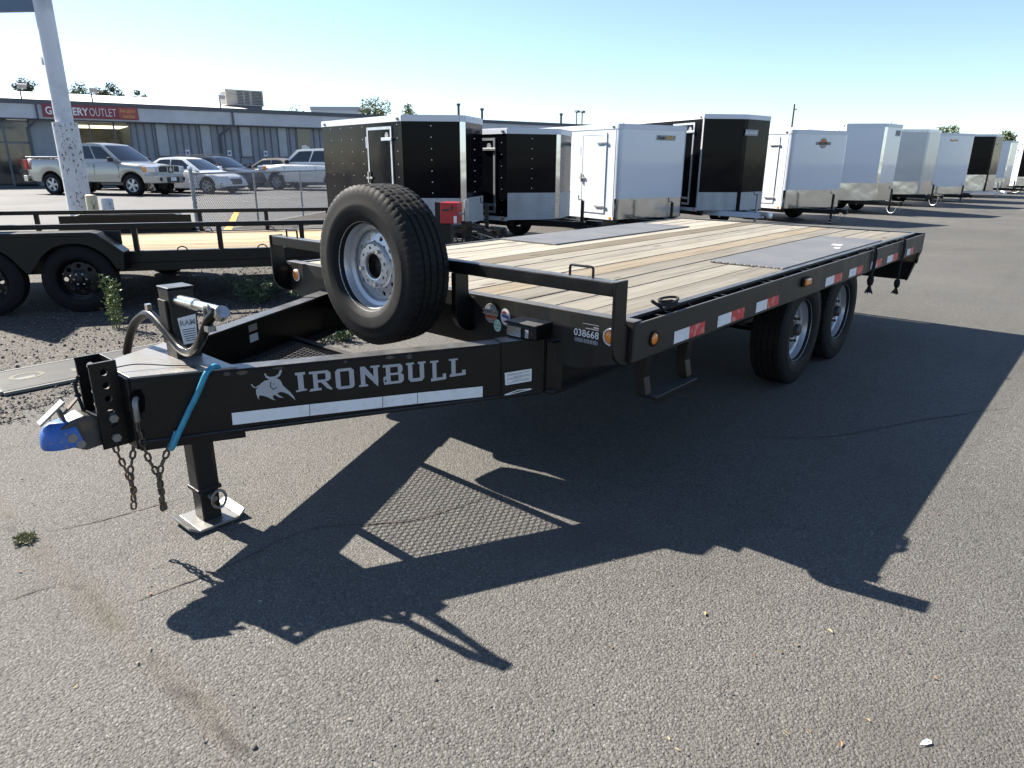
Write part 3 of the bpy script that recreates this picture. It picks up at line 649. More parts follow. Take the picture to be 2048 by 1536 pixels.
# expanded metal tray between the channels
ya, yb = -.98, -.36; zt = .53
inx = lambda y: .288+.4937*(y+1.2)-.02
tr = M(); pitch = .03; r_ = .0026
for sgn in (1,-1):
    k = -120
    while k < 120:
        c0 = k*pitch; k += 1
        # line x = c0 + sgn*0.5*(y-ya)  clipped to trapezoid
        P_ = []
        for i in range(61):
            y = ya+(yb-ya)*i/60; x = c0+sgn*.55*(y-ya)
            if abs(x) < inx(y): P_.append((x,y))
        if len(P_) > 2: tr.tube([(P_[0][0],P_[0][1],zt),(P_[-1][0],P_[-1][1],zt)], r_, 4, caps=False)
part('mesh_tray', tr, K['black'], kind='stuff')
for y in (ya, yb):
    g = M(); g.box(-inx(y),inx(y),y-.02,y+.02,zt-.02,zt+.012); part('tray_bar', g, K['black'])
g = M(); g.box(-.50,-.30,-.60,-.585,.56,.60); 
# tape and lettering on the near channel
def fp(s, z, off=.0015): p = tp(s,-off); return (p.x,p.y,z)
tt = [(-.0226,.5629),(.2688,.5606),(.5624,.5564),(.7095,.5544),(1.0047,.5483)]; tb = [(-.024,.5138),(.2654,.5122),(.5598,.508),(.7091,.506),(1.0043,.4995)]
for i in range(4):
    a, b, c, d = tt[i], tt[i+1], tb[i+1], tb[i]; e = .0012
    g = M(); g.add([fp(a[0]+e,a[1]),fp(b[0]-e,b[1]),fp(c[0]-e,c[1]),fp(d[0]+e,d[1])],[(0,1,2,3)]); part('white_tape', g, K['white_tape'])
def cell(s0,s1,z0,z1): return lambda u,v: fp(s0+(s1-s0)*u, z0+(z1-z0)*v)
RC = lambda a,b,c,d: [(a,b),(c,b),(c,d),(a,d)]
GL = {'I':[RC(.0,.86,1,1),RC(.22,.0,.78,.86),[(-.05,-.05),(1.05,0),(1.05,.09),(-.05,.05)]],
 'R':[RC(-.06,.88,.3,1),RC(.12,.12,.34,.88),[(-.12,-.02),(.5,.0),(.5,.12),(-.04,.12)],RC(.3,.86,.86,1),[(.86,1),(1,.86),(1,.56),(.86,.44),(.74,.44),(.74,.86)],RC(.3,.40,.74,.54),[(.5,.40),(.76,.40),(.95,.12),(1.06,.02),(.98,-.04),(.78,.06)]],
 'O':[[(.14,0),(0,.12),(0,.88),(.14,1),(.26,.84),(.26,.16)],[(.86,0),(1,.12),(1,.88),(.86,1),(.74,.84),(.74,.16)],RC(.14,.86,.86,1),RC(.14,0,.86,.14)],
 'N':[RC(-.02,0,.42,.1),RC(.08,.1,.30,1),[(.08,1),(.30,1),(.92,.2),(.92,-.08),(.30,.62)],RC(.72,.1,.94,.9),RC(.58,.9,1.04,1)],
 'B':[RC(-.02,.88,.3,1),RC(.12,.1,.34,.88),[(-.02,.10),(.12,.3),(.12,.44),(-.02,.38)],RC(.0,.0,.86,.13),RC(.3,.86,.84,1),RC(.3,.45,.84,.56),[(.84,1),(.96,.88),(.96,.62),(.86,.52),(.72,.52),(.72,.88)],[(.86,0),(1,.12),(1,.42),(.86,.52),(.74,.50),(.74,.10)]],
 'U':[RC(-.04,.9,.4,1),RC(.06,.16,.3,.9),[(.06,.16),(.2,0),(.8,0),(.94,.16),(.72,.18),(.28,.18)],RC(.70,.16,.94,.9),RC(.6,.9,1.04,1)],
 'L':[RC(-.04,.9,.5,1),RC(.1,.1,.36,.9),[(-.02,-.04),(.98,0),(1.0,.13),(.0,.12)],RC(.76,.12,.98,.3)]}
g = M()
for ch,s0,s1,z0,z1 in (('I',.224,.262,.621,.697),('R',.281,.359,.615,.695),('O',.377,.451,.609,.695),('N',.470,.553,.609,.694),('B',.571,.654,.607,.691),('U',.669,.747,.606,.690),('L',.772,.839,.601,.688),('L',.855,.927,.611,.688)):
    f = cell(s0,s1,z0,z1)
    for k_, pl_ in enumerate(GL[ch]):
        g.add([tuple(Vector(f(u,v))+Vector((E.y,-E.x,0))*(.0001*k_)) for u,v in pl_], [tuple(range(len(pl_)))])
part('maker_lettering', g, K['decal'])
bull = [[0.075,0.6452],[0.0949,0.6685],[0.1111,0.6787],[0.1296,0.6806],[0.1602,0.6811],[0.1685,0.6713],[0.1758,0.65],[0.201,0.6195],[0.2119,0.6008],[0.2167,0.5842],[0.2082,0.5944],[0.1911,0.6138],[0.1763,0.6225],[0.1624,0.6263],[0.1514,0.6208],[0.1597,0.6109],[0.1742,0.6001],[0.156,0.6044],[0.1417,0.6166],[0.134,0.6141],[0.1343,0.6038],[0.1426,0.5944],[0.1307,0.5987],[0.1164,0.6095],[0.1048,0.6157],[0.0871,0.622],[0.0814,0.6139],[0.084,0.6033],[0.0787,0.6108],[0.0745,0.6284]]
horn = [[0.1109,0.7062],[0.1154,0.691],[0.1294,0.6792],[0.151,0.6808],[0.1687,0.6923],[0.1781,0.7142],[0.1696,0.7151],[0.1633,0.7003],[0.149,0.6918],[0.1306,0.6912],[0.1203,0.6978],[0.1165,0.7076]]
tail = [[0.059,0.67],[0.0648,0.6572],[0.0751,0.652],[0.0898,0.6596],[0.089,0.6638],[0.075,0.6567],[0.0687,0.6595],[0.0638,0.6701]]
jaw = [[0.1306,0.6724],[0.1266,0.6511],[0.1376,0.6376],[0.1538,0.6458],[0.1541,0.6492],[0.1386,0.6422],[0.1305,0.6527],[0.1342,0.6719]]
eye = [[0.1389,0.6633],[0.1463,0.6637],[0.1409,0.659]]
g = M()
for k_, pl_ in enumerate((bull,horn,tail)): g.add([fp(s,z,.0015+.0002*k_) for s,z in pl_], [tuple(range(len(pl_)))])
em = part('bull_emblem', g, K['decal'])
g = M()
for pl_ in (jaw,eye): g.add([fp(s,z,.0024) for s,z in pl_], [tuple(range(len(pl_)))])
part('emblem_lines', g, K['dark_print'], em)
# worn patches along the channel edge
for s, w_, h_ in ((-.02,.03,.02),(.035,.05,.022),(.165,.045,.012),(.42,.02,.014),(.60,.05,.016),(.68,.03,.024)):
    g = M(); n_ = 9; g.add([fp(s+w_/2*cos(2*pi*k/n_)*random.uniform(.7,1.1), ZT-.006-h_/2+h_/2*sin(2*pi*k/n_)*random.uniform(.6,1), .001) for k in range(n_)], [tuple(range(n_))]); part('paint_chip', g, K['worn_steel'])
# certification label and maker label on the sleeve
def onsl(s,z): return fp(s,z,.0075)
g = M(); g.add([onsl(1.105,.600),onsl(1.235,.606),onsl(1.235,.548),onsl(1.108,.542)],[(0,1,2,3)]); lb = part('data_label', g, K['label'])
g = M()
for k in range(7): g.add([fp(1.115+(.03 if k%3==2 else 0),.592-.0065*k,.0082),fp(1.225-(.04 if k%3==1 else 0),.597-.0065*k,.0082),fp(1.225-(.04 if k%3==1 else 0),.5945-.0065*k,.0082),fp(1.115+(.03 if k%3==2 else 0),.5895-.0065*k,.0082)],[(0,1,2,3)])
part('print_lines', g, K['label_grey'], lb)
g = M(); g.add([onsl(1.105,.500),onsl(1.17,.515),onsl(1.235,.513),onsl(1.235,.507),onsl(1.17,.500),onsl(1.105,.493)],[(0,1,2,3,4,5)]); lb = part('maker_label', g, K['label'])
g = M(); g.add([fp(1.125,.5,.0085),fp(1.17,.511,.0085),fp(1.22,.5095,.0085),fp(1.17,.5045,.0085)],[(0,1,2,3)]); part('label_field', g, K['dark_print'], lb)
# labels inside the far channel
q0 = tp(.55,.0095,-1); q1 = tp(.62,.0095,-1)
for za, zb, mm in ((.655,.69,'cream'),(.60,.64,'label')):
    g = M(); g.add([(q0.x,q0.y,za),(q1.x,q1.y,za),(q1.x,q1.y,zb),(q0.x,q0.y,zb)],[(0,1,2,3)]); part('warning_label', g, K[mm])
# breakaway battery box on the near side of the beam
g = M(); g.box(.715,.885,-.125,-.012,.742,.80); o = part('battery_box', g, K['black'], bevel=.006)
g = M(); g.box(.71,.89,-.13,-.008,.80,.814); part('lid', g, K['black'], o, bevel=.005)
g = M(); g.add([(.72,-.1265,.748),(.80,-.1265,.748),(.80,-.1265,.792),(.72,-.1265,.792)],[(0,1,2,3)]); part('box_label', g, K['chrome'], o)
g = M(); g.add([(.825,-.1265,.75),(.845,-.1265,.75),(.845,-.1265,.788),(.825,-.1265,.788)],[(0,1,2,3)]); part('box_label', g, K['label_grey'], o)
# stickers on the beam front
def stick(x, z, rx, rz, m, parent=FB, y=-.0012, name='sticker', n=28):
    g = M(); g.disc((x,y,z),(0,-1,0),rx,n,ry=rz); return part(name, g, m, parent)
s1 = stick(.503,.795,.042,.048,K['cream']); stick(.503,.795,.036,.042,K['dark_print'],s1,-.002,'ring'); stick(.503,.795,.033,.039,K['label_grey'],s1,-.0028,'field')
g = M(); g.add([(.452,-.0036,.789),(.554,-.0036,.789),(.554,-.0036,.812),(.452,-.0036,.812)],[(0,1,2,3)]); part('banner', g, K['cream'], s1)
g = M(); g.add([(.47,-.0036,.768),(.536,-.0036,.768),(.536,-.0036,.787),(.47,-.0036,.787)],[(0,1,2,3)]); part('banner', g, K['orange_print'], s1)
g = M(); g.merge(text_mb('IRONCLAD',.021,.0006), frame((.503,-.0042,.8005),(1,0,0),(0,0,1))); g.merge(text_mb('WARRANTY',.014,.0004), frame((.503,-.0042,.7775),(1,0,0),(0,0,1))); part('lettering', g, K['dark_print'], s1)
s2 = stick(.597,.790,.031,.042,K['cream']); stick(.597,.790,.027,.037,K['label'],s2,-.002,'field')
g = M(); g.add([(.575,-.0028,.79),(.620,-.0028,.78),(.620,-.0028,.795),(.577,-.0028,.803)],[(0,1,2,3)]); part('banner', g, K['navy_print'], s2)
for pq in ([(.578,.806),(.604,.801),(.602,.817),(.585,.819)],[(.585,.766),(.607,.760),(.605,.768),(.59,.774)]):
    g = M(); g.add([(u,-.0028,w) for u,w in pq],[(0,1,2,3)]); part('banner', g, K['red_print'], s2)
s3 = stick(.546,.740,.024,.030,K['mint']); g = M()
g.merge(text_mb('TRUCK',.013,.0004), frame((.546,-.0022,.742),(1,0,0),(0,0,1))); g.box(.532,.56,-.0022,-.002,.757,.759); g.box(.532,.56,-.0022,-.002,.724,.727); part('lettering', g, K['green_print'], s3)
# stock number
g = M(); g.merge(text_mb('038668',.044,.0003), frame((1.064,-.0015,.785),(1,0,0),(0,0,1))); part('stock_number', g, K['label'])
g = M(); r_ = random.Random(4); x = 1.005
while x < 1.125:
    w_ = r_.uniform(.002,.006); g.add([(x,-.0015,.745),(x+w_,-.0015,.745),(x+w_,-.0015,.763),(x,-.0015,.763)],[(0,1,2,3)]); x += w_+r_.uniform(.0015,.004)
g.add([(1.06,-.0015,.809),(1.128,-.0015,.809),(1.128,-.0015,.813),(1.06,-.0015,.813)],[(0,1,2,3)]); g.add([(1.10,-.0015,.817),(1.128,-.0015,.817),(1.128,-.0015,.822),(1.10,-.0015,.822)],[(0,1,2,3)]); g.add([(1.045,-.0015,.829),(1.128,-.0015,.829),(1.128,-.0015,.8315),(1.045,-.0015,.8315)],[(0,1,2,3)])
part('stock_barcode', g, K['label_grey'])
# spare wheel on its post
g = M(); g.box(-.05,.05,-.235,-.12,.96,1.04); g.box(-.09,.09,-.26,-.235,.90,1.10); part('spare_mount', g, K['black'])
sp = put('spare_wheel', TYRE, FB); sp.location = (0,-.248,1.0)
put('rim', RIM, sp)
for k in (1,4,6):
    a = 2*pi*k/8+.2; g = M(); g.cyl((.088*cos(a),-.066,.088*sin(a)),(.088*cos(a),-.03,.088*sin(a)),.0105,6); part('lug_nut', g, K['chrome'], sp)

# bungee hook strap and ropes: things hanging on the trailer
g = M(); pts = [(.255,-1.235,.742),(.268,-1.255,.756),(.285,-1.285,.752),(.290,-1.305,.735),(.275,-1.335,.67),(.255,-1.37,.60),(.235,-1.41,.52),(.222,-1.43,.475),(.205,-1.43,.462),(.195,-1.42,.475),(.20,-1.40,.52)]
tag(g.tube(smoothpath(pts,6), [.0105]*(6*(len(pts)-1)+1), 10).build('bungee_cord', K['bungee'], None, 50), 'teal rubber bungee cord hooked over the black tongue beside the jack', 'bungee cord')
def rope(y, zbot, label):
    g = M(); x = HWD+.012
    g.tube(smoothpath([(1.255,y,.862),(1.28,y,.882),(x,y,.865),(x+.004,y+.01,.78),(x,y+.02,.70),(x,y+.02,zbot+.10)],6), .0075, 7)
    g.tube(smoothpath([(1.255,y+.03,.862),(1.28,y+.04,.88),(x,y+.05,.86),(x+.004,y+.06,.76),(x,y+.04,.68),(x,y+.022,zbot+.12)],6), .0075, 7)
    g.lathe([(.001,.06),(.020,.05),(.026,.02),(.020,-.01),(.012,-.02)], 12, (x,y+.02,zbot+.06), 'z')
    for k in range(16):
        a = random.uniform(0,2*pi); g.tube([(x,y+.02,zbot+.05),(x+.012*cos(a),y+.02+.012*sin(a),zbot+.02),(x+.035*cos(a)*random.random(),y+.02+.04*sin(a),zbot-random.uniform(0,.02))], .005, 5)
    tag(g.build('tie_rope', K['rope'], None, 50), label, 'rope')
rope(3.40,.55,'knotted black rope hanging nearer the wheels on the flatbed rub rail')
rope(4.28,.42,'knotted black rope with long frayed tail at the rear flatbed corner')
g = M(); pts = []
for k in range(66):
    a = 2*pi*k/22; pts.append((1.248+.026*cos(a),.35+.075*sin(a)+.004*k/22,.882+.009*k/22+.008*sin(a*.5)))
g.tube(pts, .006, 7); g.tube(smoothpath([pts[-1],(1.25,.27,.90),(1.23,.25,.915),(1.225,.27,.905),(1.24,.30,.885),(1.262,.31,.865)],5), .007, 7)
tag(g.build('coiled_cord', K['rope'], None, 60), 'small coil of black cord on the near front stake pocket', 'cord')
# ------------------------------------------------------------------ background materials
def mat_gloss(name, col, rough, wave=.12, metal=0, coat=.6, wscale=1.6, col2=None, spec=.5):
    m, t, b = nodes(name); v = coords(t)
    if col2: t.links.new(mixc(t, ramp(t, noise(t, v, 3, 4), .4, .7), col, col2), b.inputs['Base Color'])
    else: b.inputs['Base Color'].default_value = rgb(col)
    b.inputs['Roughness'].default_value = rough; b.inputs['Metallic'].default_value = metal; b.inputs['Specular IOR Level'].default_value = spec; b.inputs['Coat Weight'].default_value = coat; b.inputs['Coat Roughness'].default_value = .04
    bumpn(t, b, noise(t, v, wscale, 2, .4), wave, .12); return m
K['sheet_black'] = mat_gloss('black_sheet_metal', (.003,.0036,.0055), .12, .07, coat=0, wscale=1.2, spec=.08)
K['sheet_white'] = mat_gloss('white_sheet_metal', (.55,.59,.66), .22, .09, coat=.5, wscale=1.3)
K['sheet_grey'] = mat_gloss('silver_sheet_metal', (.34,.36,.40), .24, .07, .3, coat=.4)
K['mirror'] = mat_gloss('polished_skirt', (.55,.55,.56), .14, .06, 1.0, 0, 2.2)
K['alu'] = PM('mill_aluminium', (.62,.63,.65), .35, .75, vcol=(.45,.46,.48), vscale=8)
K['white_trim'] = PM('white_trim', (.60,.63,.68), .35)
K['alu_tread'] = mat_tread('bright_tread_plate', (.36,.365,.375), (.30,.30,.305), 40)
K['rivet'] = PM('rivet', (.6,.6,.62), .3, .5)
K['seal'] = PM('black_rubber_seal', (.02,.02,.02), .7)
K['yellow'] = PM('yellow_road_paint', (.62,.42,.06), .7, vcol=(.40,.33,.18), vscale=6, vlo=.5, vhi=.7)
K['white_line'] = PM('faded_white_road_paint', (.45,.44,.40), .7, vcol=(.25,.25,.25), vscale=4, vlo=.4, vhi=.65)

# ------------------------------------------------------------------ shop building
BRZ = atan2(.972,.234)
B = empty('grocery_building', (-44.8,9.26,0), BRZ, 'long single storey grocery shop with grey batten walls, pale fascia band and red sign', 'building')
K['siding'] = PM('grey_siding', (.255,.275,.31), .7, vcol=(.22,.235,.265), vscale=1.5)
K['siding_b'] = PM('grey_batten', (.13,.14,.16), .7)
K['fascia'] = PM('dark_fascia', (.075,.082,.095), .6, vcol=(.10,.105,.115), vscale=1)
K['band'] = PM('pale_band', (.50,.51,.54), .6, vcol=(.42,.43,.46), vscale=.8)
K['roof_white'] = PM('white_metal_roof', (.74,.72,.68), .5, vcol=(.62,.60,.56), vscale=.5)
K['glass'] = mat_gloss('dark_window_glass', (.02,.024,.028), .05, .02, 0, .3)
K['pane_pale'] = PM('frosted_pale_pane', (.30,.33,.37), .3, vcol=(.24,.27,.31), vscale=1.2)
K['sign_red'] = PM('sign_red', (.22,.028,.045), .45, vcol=(.19,.025,.04), vscale=2)
K['sign_white'] = PM('sign_white', (.75,.73,.72), .5)
K['sign_orange'] = PM('sign_orange', (.34,.065,.05), .5)
K['sign_yellow'] = PM('sign_yellow', (.55,.30,.10), .5)
K['shop_in'] = PM('shop_interior', (.22,.19,.14), .8, vcol=(.10,.09,.075), vscale=1.4)
K['tube'] = PM('lit_shop_ceiling_tube', (.8,.75,.6), .5, emit=((1,.88,.6), .8))
SL, SR = -14.0, 46.0
def bp(name, m, *boxes, parent=B, bevel=0, label=None):
    g = M()
    for b_ in boxes: g.box(*b_)
    o = g.build(name, m, parent, None, bevel)
    if label: o['label'] = label
    return o
bp('wall', K['siding'], (SL,-.2,.05,20,0,3.62), (6.15,SR,.05,20,0,3.62), (-.2,.1,.05,1,3.3,3.62), (1.06,3.0,.05,20,0,3.62), (3.0,6.15,.05,20,0,2.0), (3.0,6.15,.05,.3,3.56,3.62), (-.2,1.06,6,20,0,3.62),(3.0,6.15,6,20,2.0,3.62))
bp('fascia_band', K['band'], (SL,SR,-.55,.04,3.62,4.36))
bp('fascia_cap', K['fascia'], (SL-.1,SR+.1,-.62,.03,4.36,4.60))
bp('soffit_edge', K['fascia'], (SL,SR,-.54,.03,3.56,3.615))
g = M(); g.add([(SL,-.5,4.58),(13.2,-.5,4.58),(13.2,15,6.1),(SL,15,6.1),(13.2,30,4.58),(SL,30,4.58)], [(0,1,2,3),(3,2,4,5),(1,4,2)]); g.build('roof', K['roof_white'], B)
bp('flat_roof', K['fascia'], (13.25,SR,.04,20,4.38,4.50))
bp('plinth', K['siding_b'], (6.2,SR,-.02,.045,0,1.25))
batten = M().box(-.03,.03,-.02,.048,1.26,3.55).mesh('batten', K['siding_b']); s = 6.45
wins = [(7.5,8.1),(10.05,10.6),(12.45,13.08),(14.92,15.45),(16.2,17.1)]
while s < SR-.2:
    if not any(a-.08 < s < b+.08 for a,b in wins):
        o = put('batten', batten, B); o.location = (s,0,0)
    s += .42
for a, b in wins[:4]:
    w = bp('window', K['pane_pale'], (a,b,-.012,.044,1.72,3.54)); bp('frame', K['siding_b'], (a-.06,a-.003,-.03,.043,1.66,3.55),(b+.003,b+.06,-.03,.043,1.66,3.55),(a-.06,b+.06,-.03,.043,1.62,1.715), parent=w)
w = bp('window', K['glass'], (16.2,17.1,-.012,.044,1.3,3.5)); 
g = M(); g.add([(16.32,-.016,1.6),(16.98,-.016,1.6),(16.98,-.016,2.35),(16.7,-.016,2.5),(16.45,-.016,2.45)], [(0,1,2,3,4)]); g.build('window_poster', K['label'], w)
# storefront window with lit ceiling behind
w = bp('shop_window', K['siding_b'], (3.0,3.12,-.03,.05,2.0,3.56),(3.95,4.02,-.03,.04,2.35,3.5),(5.2,5.28,-.03,.05,2.0,3.56),(6.06,6.15,-.03,.05,2.0,3.56),(3.12,6.06,-.03,.05,2.25,2.34))
def glassmat():
    m, t, b = nodes('shop_glass'); b.inputs['Base Color'].default_value = (.75,.8,.8,1); b.inputs['Roughness'].default_value = .02; b.inputs['Transmission Weight'].default_value = 1.0; b.inputs['IOR'].default_value = 1.15; return m
K['clear'] = glassmat()
for a, b in ((3.125,3.945),(4.025,5.195),(5.285,6.055)):
    g = M(); g.box(a,b,.0,.012,2.345,3.555); g.build('pane', K['clear'], w)
bp('shop_interior', K['shop_in'], (2.9,6.3,5.6,5.7,1.2,3.6), (2.9,6.3,.35,5.6,3.50,3.54))
for k in range(5): bp('ceiling_tube', K['tube'], (3.1,6.1,.9+k*.95,1.0+k*.95,3.36,3.40))
for k in range(4): bp('interior_shelf', K['shop_in'], (3.0+k*.8,3.55+k*.8,4.6,4.9,1.5,2.6+.15*(k%2)))
# entrance glazing at far left
w = bp('entrance', K['siding_b'], (-4.2,-4.1,-.03,.05,0,3.5),(-2.15,-2.08,-.03,.05,0,3.5),(-.2,-.1,-.03,.05,0,3.5),(1.0,1.08,-.03,.05,0,3.5),(-4.2,1.08,-.03,.05,3.42,3.52),(-4.2,1.08,-.028,.05,2.3,2.38))
for a, b in ((-4.095,-2.155),(-2.075,-.205),(-.095,.995)):
    for za, zb in ((.05,2.295),(2.385,3.415)):
        g = M(); g.box(a,b,-.01,.012,za,zb); g.build('pane', K['glass'], w)
# downspouts
def spout(pts):
    g = M()
    for i in range(len(pts)-1): g.beam(pts[i],pts[i+1],.10,.10,(0,1,0.01))
    g.build('downspout', K['fascia'], B)
spout([(1.55,-.62,4.36),(1.55,-.62,3.60),(.95,-.08,3.10),(.95,-.08,.1)])
spout([(11.95,-.62,4.36),(11.95,-.62,3.60),(11.2,-.08,3.02),(11.2,-.08,.1)])
for a in (9.12,11.64,13.95):
    o = bp('wall_sign', K['label'], (a-.12,a+.12,-.035,-.022,1.72,2.08)); bp('pictogram', K['navy_print'], (a-.07,a+.07,-.038,-.036,1.82,1.98), parent=o)
# sign board
so = bp('shop_sign', K['sign_red'], (1.8,6.56,-.66,-.56,3.70,4.40))
bp('sign_field', K['sign_orange'], (5.55,6.5,-.672,-.662,3.75,4.34), parent=so)
def on_b(m, s_, z_, y_=-.675): return M().merge(m, frame((s_,y_,z_),(1,0,0),(0,0,1)))
def fit_text(tx, s0, s1, z0, z1, bold, m, shear=0, y_=-.675):
    g = text_mb(tx, .5, bold, 'LEFT', shear); xs_ = [v[0] for v in g.v]; ys_ = [v[1] for v in g.v]
    fx = (s1-s0)/(max(xs_)-min(xs_)); fy = (z1-z0)/(max(ys_)-min(ys_)); g.v = [(s0+(v[0]-min(xs_))*fx, y_, z0+(v[1]-min(ys_))*fy) for v in g.v]; g.build('sign_lettering', K[m], so)
fit_text('GROCERY',1.95,4.02,3.84,4.26,.012,'sign_white'); fit_text('OUTLET',4.07,5.42,3.84,4.26,-.006,'sign_white')
fit_text('bargain',5.62,6.42,4.03,4.30,.004,'sign_yellow',.2,-.678); fit_text('market',5.74,6.38,3.79,4.01,.004,'sign_yellow',.2,-.678)
# rooftop things
def on_bw(s_, y_, z_=0): 
    c, s2 = cos(BRZ), sin(BRZ); return (-44.8+s_*c-y_*s2, 9.26+s_*s2+y_*c, z_)
hv = empty('rooftop_cooler', on_bw(12.6,3.2,4.9), BRZ, 'boxy beige cooling unit on the shop roof', 'cooler')
K['hvac'] = PM('galvanised_cooler', (.42,.38,.33), .6, vcol=(.30,.26,.22), vscale=3)
bp('cabinet', K['hvac'], (0,2.5,0,1.6,.15,1.15), parent=hv, bevel=.02); bp('base_rail', K['siding_b'], (.1,2.4,.1,1.5,-.1,.14), parent=hv)
for a, b in ((.75,1.15),(1.25,1.55),(1.72,2.4)):
    for k in range(9): bp('louvre', K['fascia'], (a,b,-.012,-.002,.24+k*.095,.30+k*.095), parent=hv)
for k in range(8): bp('louvre', K['fascia'], (-.012,-.002,.15,1.4,.24+k*.1,.30+k*.1), parent=hv)
fl_lab = ['roof floodlight at the left end of the shop behind the sign pole','roof floodlight post above the red shop sign','roof floodlight beside the rooftop cooler']
for s_, lb in zip((.98,4.38,11.43), fl_lab):
    e = empty('floodlight', on_bw(s_,.0,4.6), BRZ, lb, 'floodlight', 'floodlights along the shop roof edge')
    bp('post', K['fascia'], (-.035,.035,-.035,.035,0,.62), parent=e)
    g = M(); g.cbox((.12,-.06,.68),(.42,.16,.24), Matrix.Rotation(.35,3,'X')); g.build('lamp_head', K['alu'], e)
for s_, h, lb in ((29.6,1.05,'dark vent pipe on the shop roof above the nearest black trailer'),(31.8,.8,'short lamp post on the shop roof by the trailer nose'),(40.0,.75,'vent pipe on the far end of the shop roof')):
    g = M(); g.cyl((0,0,0),(0,0,h),.10,10); g.cyl((0,0,h),(0,0,h+.16),.16,10); o = g.build('roof_vent', K['fascia'], None, 40); o.location = on_bw(s_,1.0,4.6); tag(o, lb, 'vent', 'vents on the shop roof')
for s_, lb in ((42.6,'left of the two area lights beyond the white trailer'),(43.25,'right of the two area lights beyond the white trailer')):
    e = empty('area_light', on_bw(s_,2.0,4.5), BRZ, lb, 'area light', 'area lights at the far end of the shop')
    bp('post', K['fascia'], (-.04,.04,-.04,.04,0,1.25), parent=e); g = M(); g.cbox((.05,0,1.32),(.3,.4,.16),Matrix.Rotation(.2,3,'Y')); g.build('lamp_head', K['fascia'], e)

# far pale block behind the shop
e = empty('far_warehouse', (-92,65,0), radians(40), 'pale flat roofed block far behind the shop roof', 'building')
bp('wall', PM('far_wall', (.55,.56,.58), .8), (-3.5,3.5,-4,4,0,8.6), parent=e); bp('parapet', PM('far_parapet', (.40,.42,.45), .8), (-3.6,3.6,-4.1,4.1,8.6,9.1), parent=e)
for k in range(5): bp('window', K['glass'], (-3.0+k*1.3,-2.2+k*1.3,-4.03,-4.005,6.9,8.0), parent=e)

# ------------------------------------------------------------------ sign pole, bollards, fence, markings
def mat_peel(name, base, under, rust, lo, scale=9):
    m, t, b = nodes(name); v = coords(t, (1,1,.7))
    n1 = noise(t, v, scale, 8, .7); n2 = noise(t, v, 2.2, 3, .5)
    ad = N(t, 'ShaderNodeMath', operation='MULTIPLY_ADD'); t.links.new(n2, ad.inputs[0]); ad.inputs[1].default_value = .35; t.links.new(n1, ad.inputs[2])
    f = ramp(t, ad.outputs[0], lo, lo+.02); c = mixc(t, noise(t, v, 20, 3), under, rust); c2 = mixc(t, ramp(t, noise(t, v, 5, 4), .4, .7), base, tuple(q*.8 for q in base))
    t.links.new(mixc(t, f, c2, c), b.inputs['Base Color']); b.inputs['Roughness'].default_value = .6
    bumpn(t, b, f, -.5, .01); return m
K['pole_paint'] = PM('grey_white_pole_paint', (.60,.61,.64), .45, vcol=(.40,.41,.43), vscale=2)
K['peel'] = mat_peel('peeling_white_paint', (.60,.60,.61), (.13,.09,.075), (.05,.035,.03), .755, 18)
K['peel_y'] = mat_peel('peeling_cream_paint', (.62,.54,.34), (.12,.08,.06), (.05,.04,.03), .76, 6)
sp_ = empty('sign_pole', (-13.4,2.58,0), 0, 'tall white steel sign pole with peeling painted sleeve round its base', 'pole')
g = M(); g.cyl((0,0,2.0),(0,0,9),.158,36); g.build('pole', K['pole_paint'], sp_, 40)
g = M(); g.cyl((0,0,0),(0,0,2.17),.222,36); g.build('sleeve', K['peel'], sp_, 40)
K['beam_blue'] = PM('blue_grey_beam', (.10,.15,.22), .5)
g = M(); g.beam((-.06,-.05,4.22),(-2.6,-2.3,4.15),.14,.20); g.build('cross_beam', K['beam_blue'], sp_, None, .01)
g = M(); g.beam((-.06,-.05,4.62),(-2.6,-2.3,4.55),.14,.20); g.build('cross_beam', K['beam_blue'], sp_, None, .01)
g = M(); g.box(-.20,-.12,-.16,-.08,3.20,3.34); g.build('junction_box', K['pole_paint'], sp_)
for x, y, z, m, lb in ((-12.5,2.52,.82,'peel_y','cream steel bollard touching the base of the sign pole'),(-12.22,2.70,.75,'peel','white peeling steel bollard right of the cream one')):
    g = M(); g.lathe([(.0001,z+.015),(.07,z+.012),(.098,z),(.102,z-.02),(.102,0)],24,(0,0,0),'z'); o = g.build('bollard', K[m], None, 40); o.location = (x,y,0); tag(o, lb, 'bollard', 'bollards by the sign pole')
# chain link fence
F0 = Vector((-11.8,4.2,0)); FD = Vector((-3.64,5.42,0)).normalized(); FL = 8.4
fe = empty('chain_link_fence', F0, atan2(FD.y,FD.x), 'low galvanised chain link fence with a terminal post', 'fence')
K['galv'] = PM('galvanised_steel', (.34,.35,.36), .45, .6, vcol=(.26,.26,.27), vscale=10)
g = M(); g.cyl((0,0,0),(0,0,1.27),.038,16); g.lathe([(.04,1.265),(.042,1.29),(.03,1.32),(.0001,1.33)],16,(0,0,0),'z'); g.build('terminal_post', K['galv'], fe, 40)
for k in range(1,4): g = M(); g.cyl((k*2.6,0,0),(k*2.6,0,1.22),.024,10); g.build('line_post', K['galv'], fe, 40)
g = M(); g.cyl((0,0,1.215),(FL,0,1.215),.021,10); g.build('top_rail', K['galv'], fe, 40)
g = M(); g.cyl((.07,0,.04),(.07,0,1.2),.008,6); g.build('tension_bar', K['galv'], fe)
for z in (.25,.65,1.05): g = M(); g.lathe([(.041,z-.012),(.046,z-.01),(.046,z+.01),(.041,z+.012)],14,(0,0,0),'z'); g.box(.03,.085,-.008,.008,z-.012,z+.012); g.build('tension_band', K['galv'], fe)
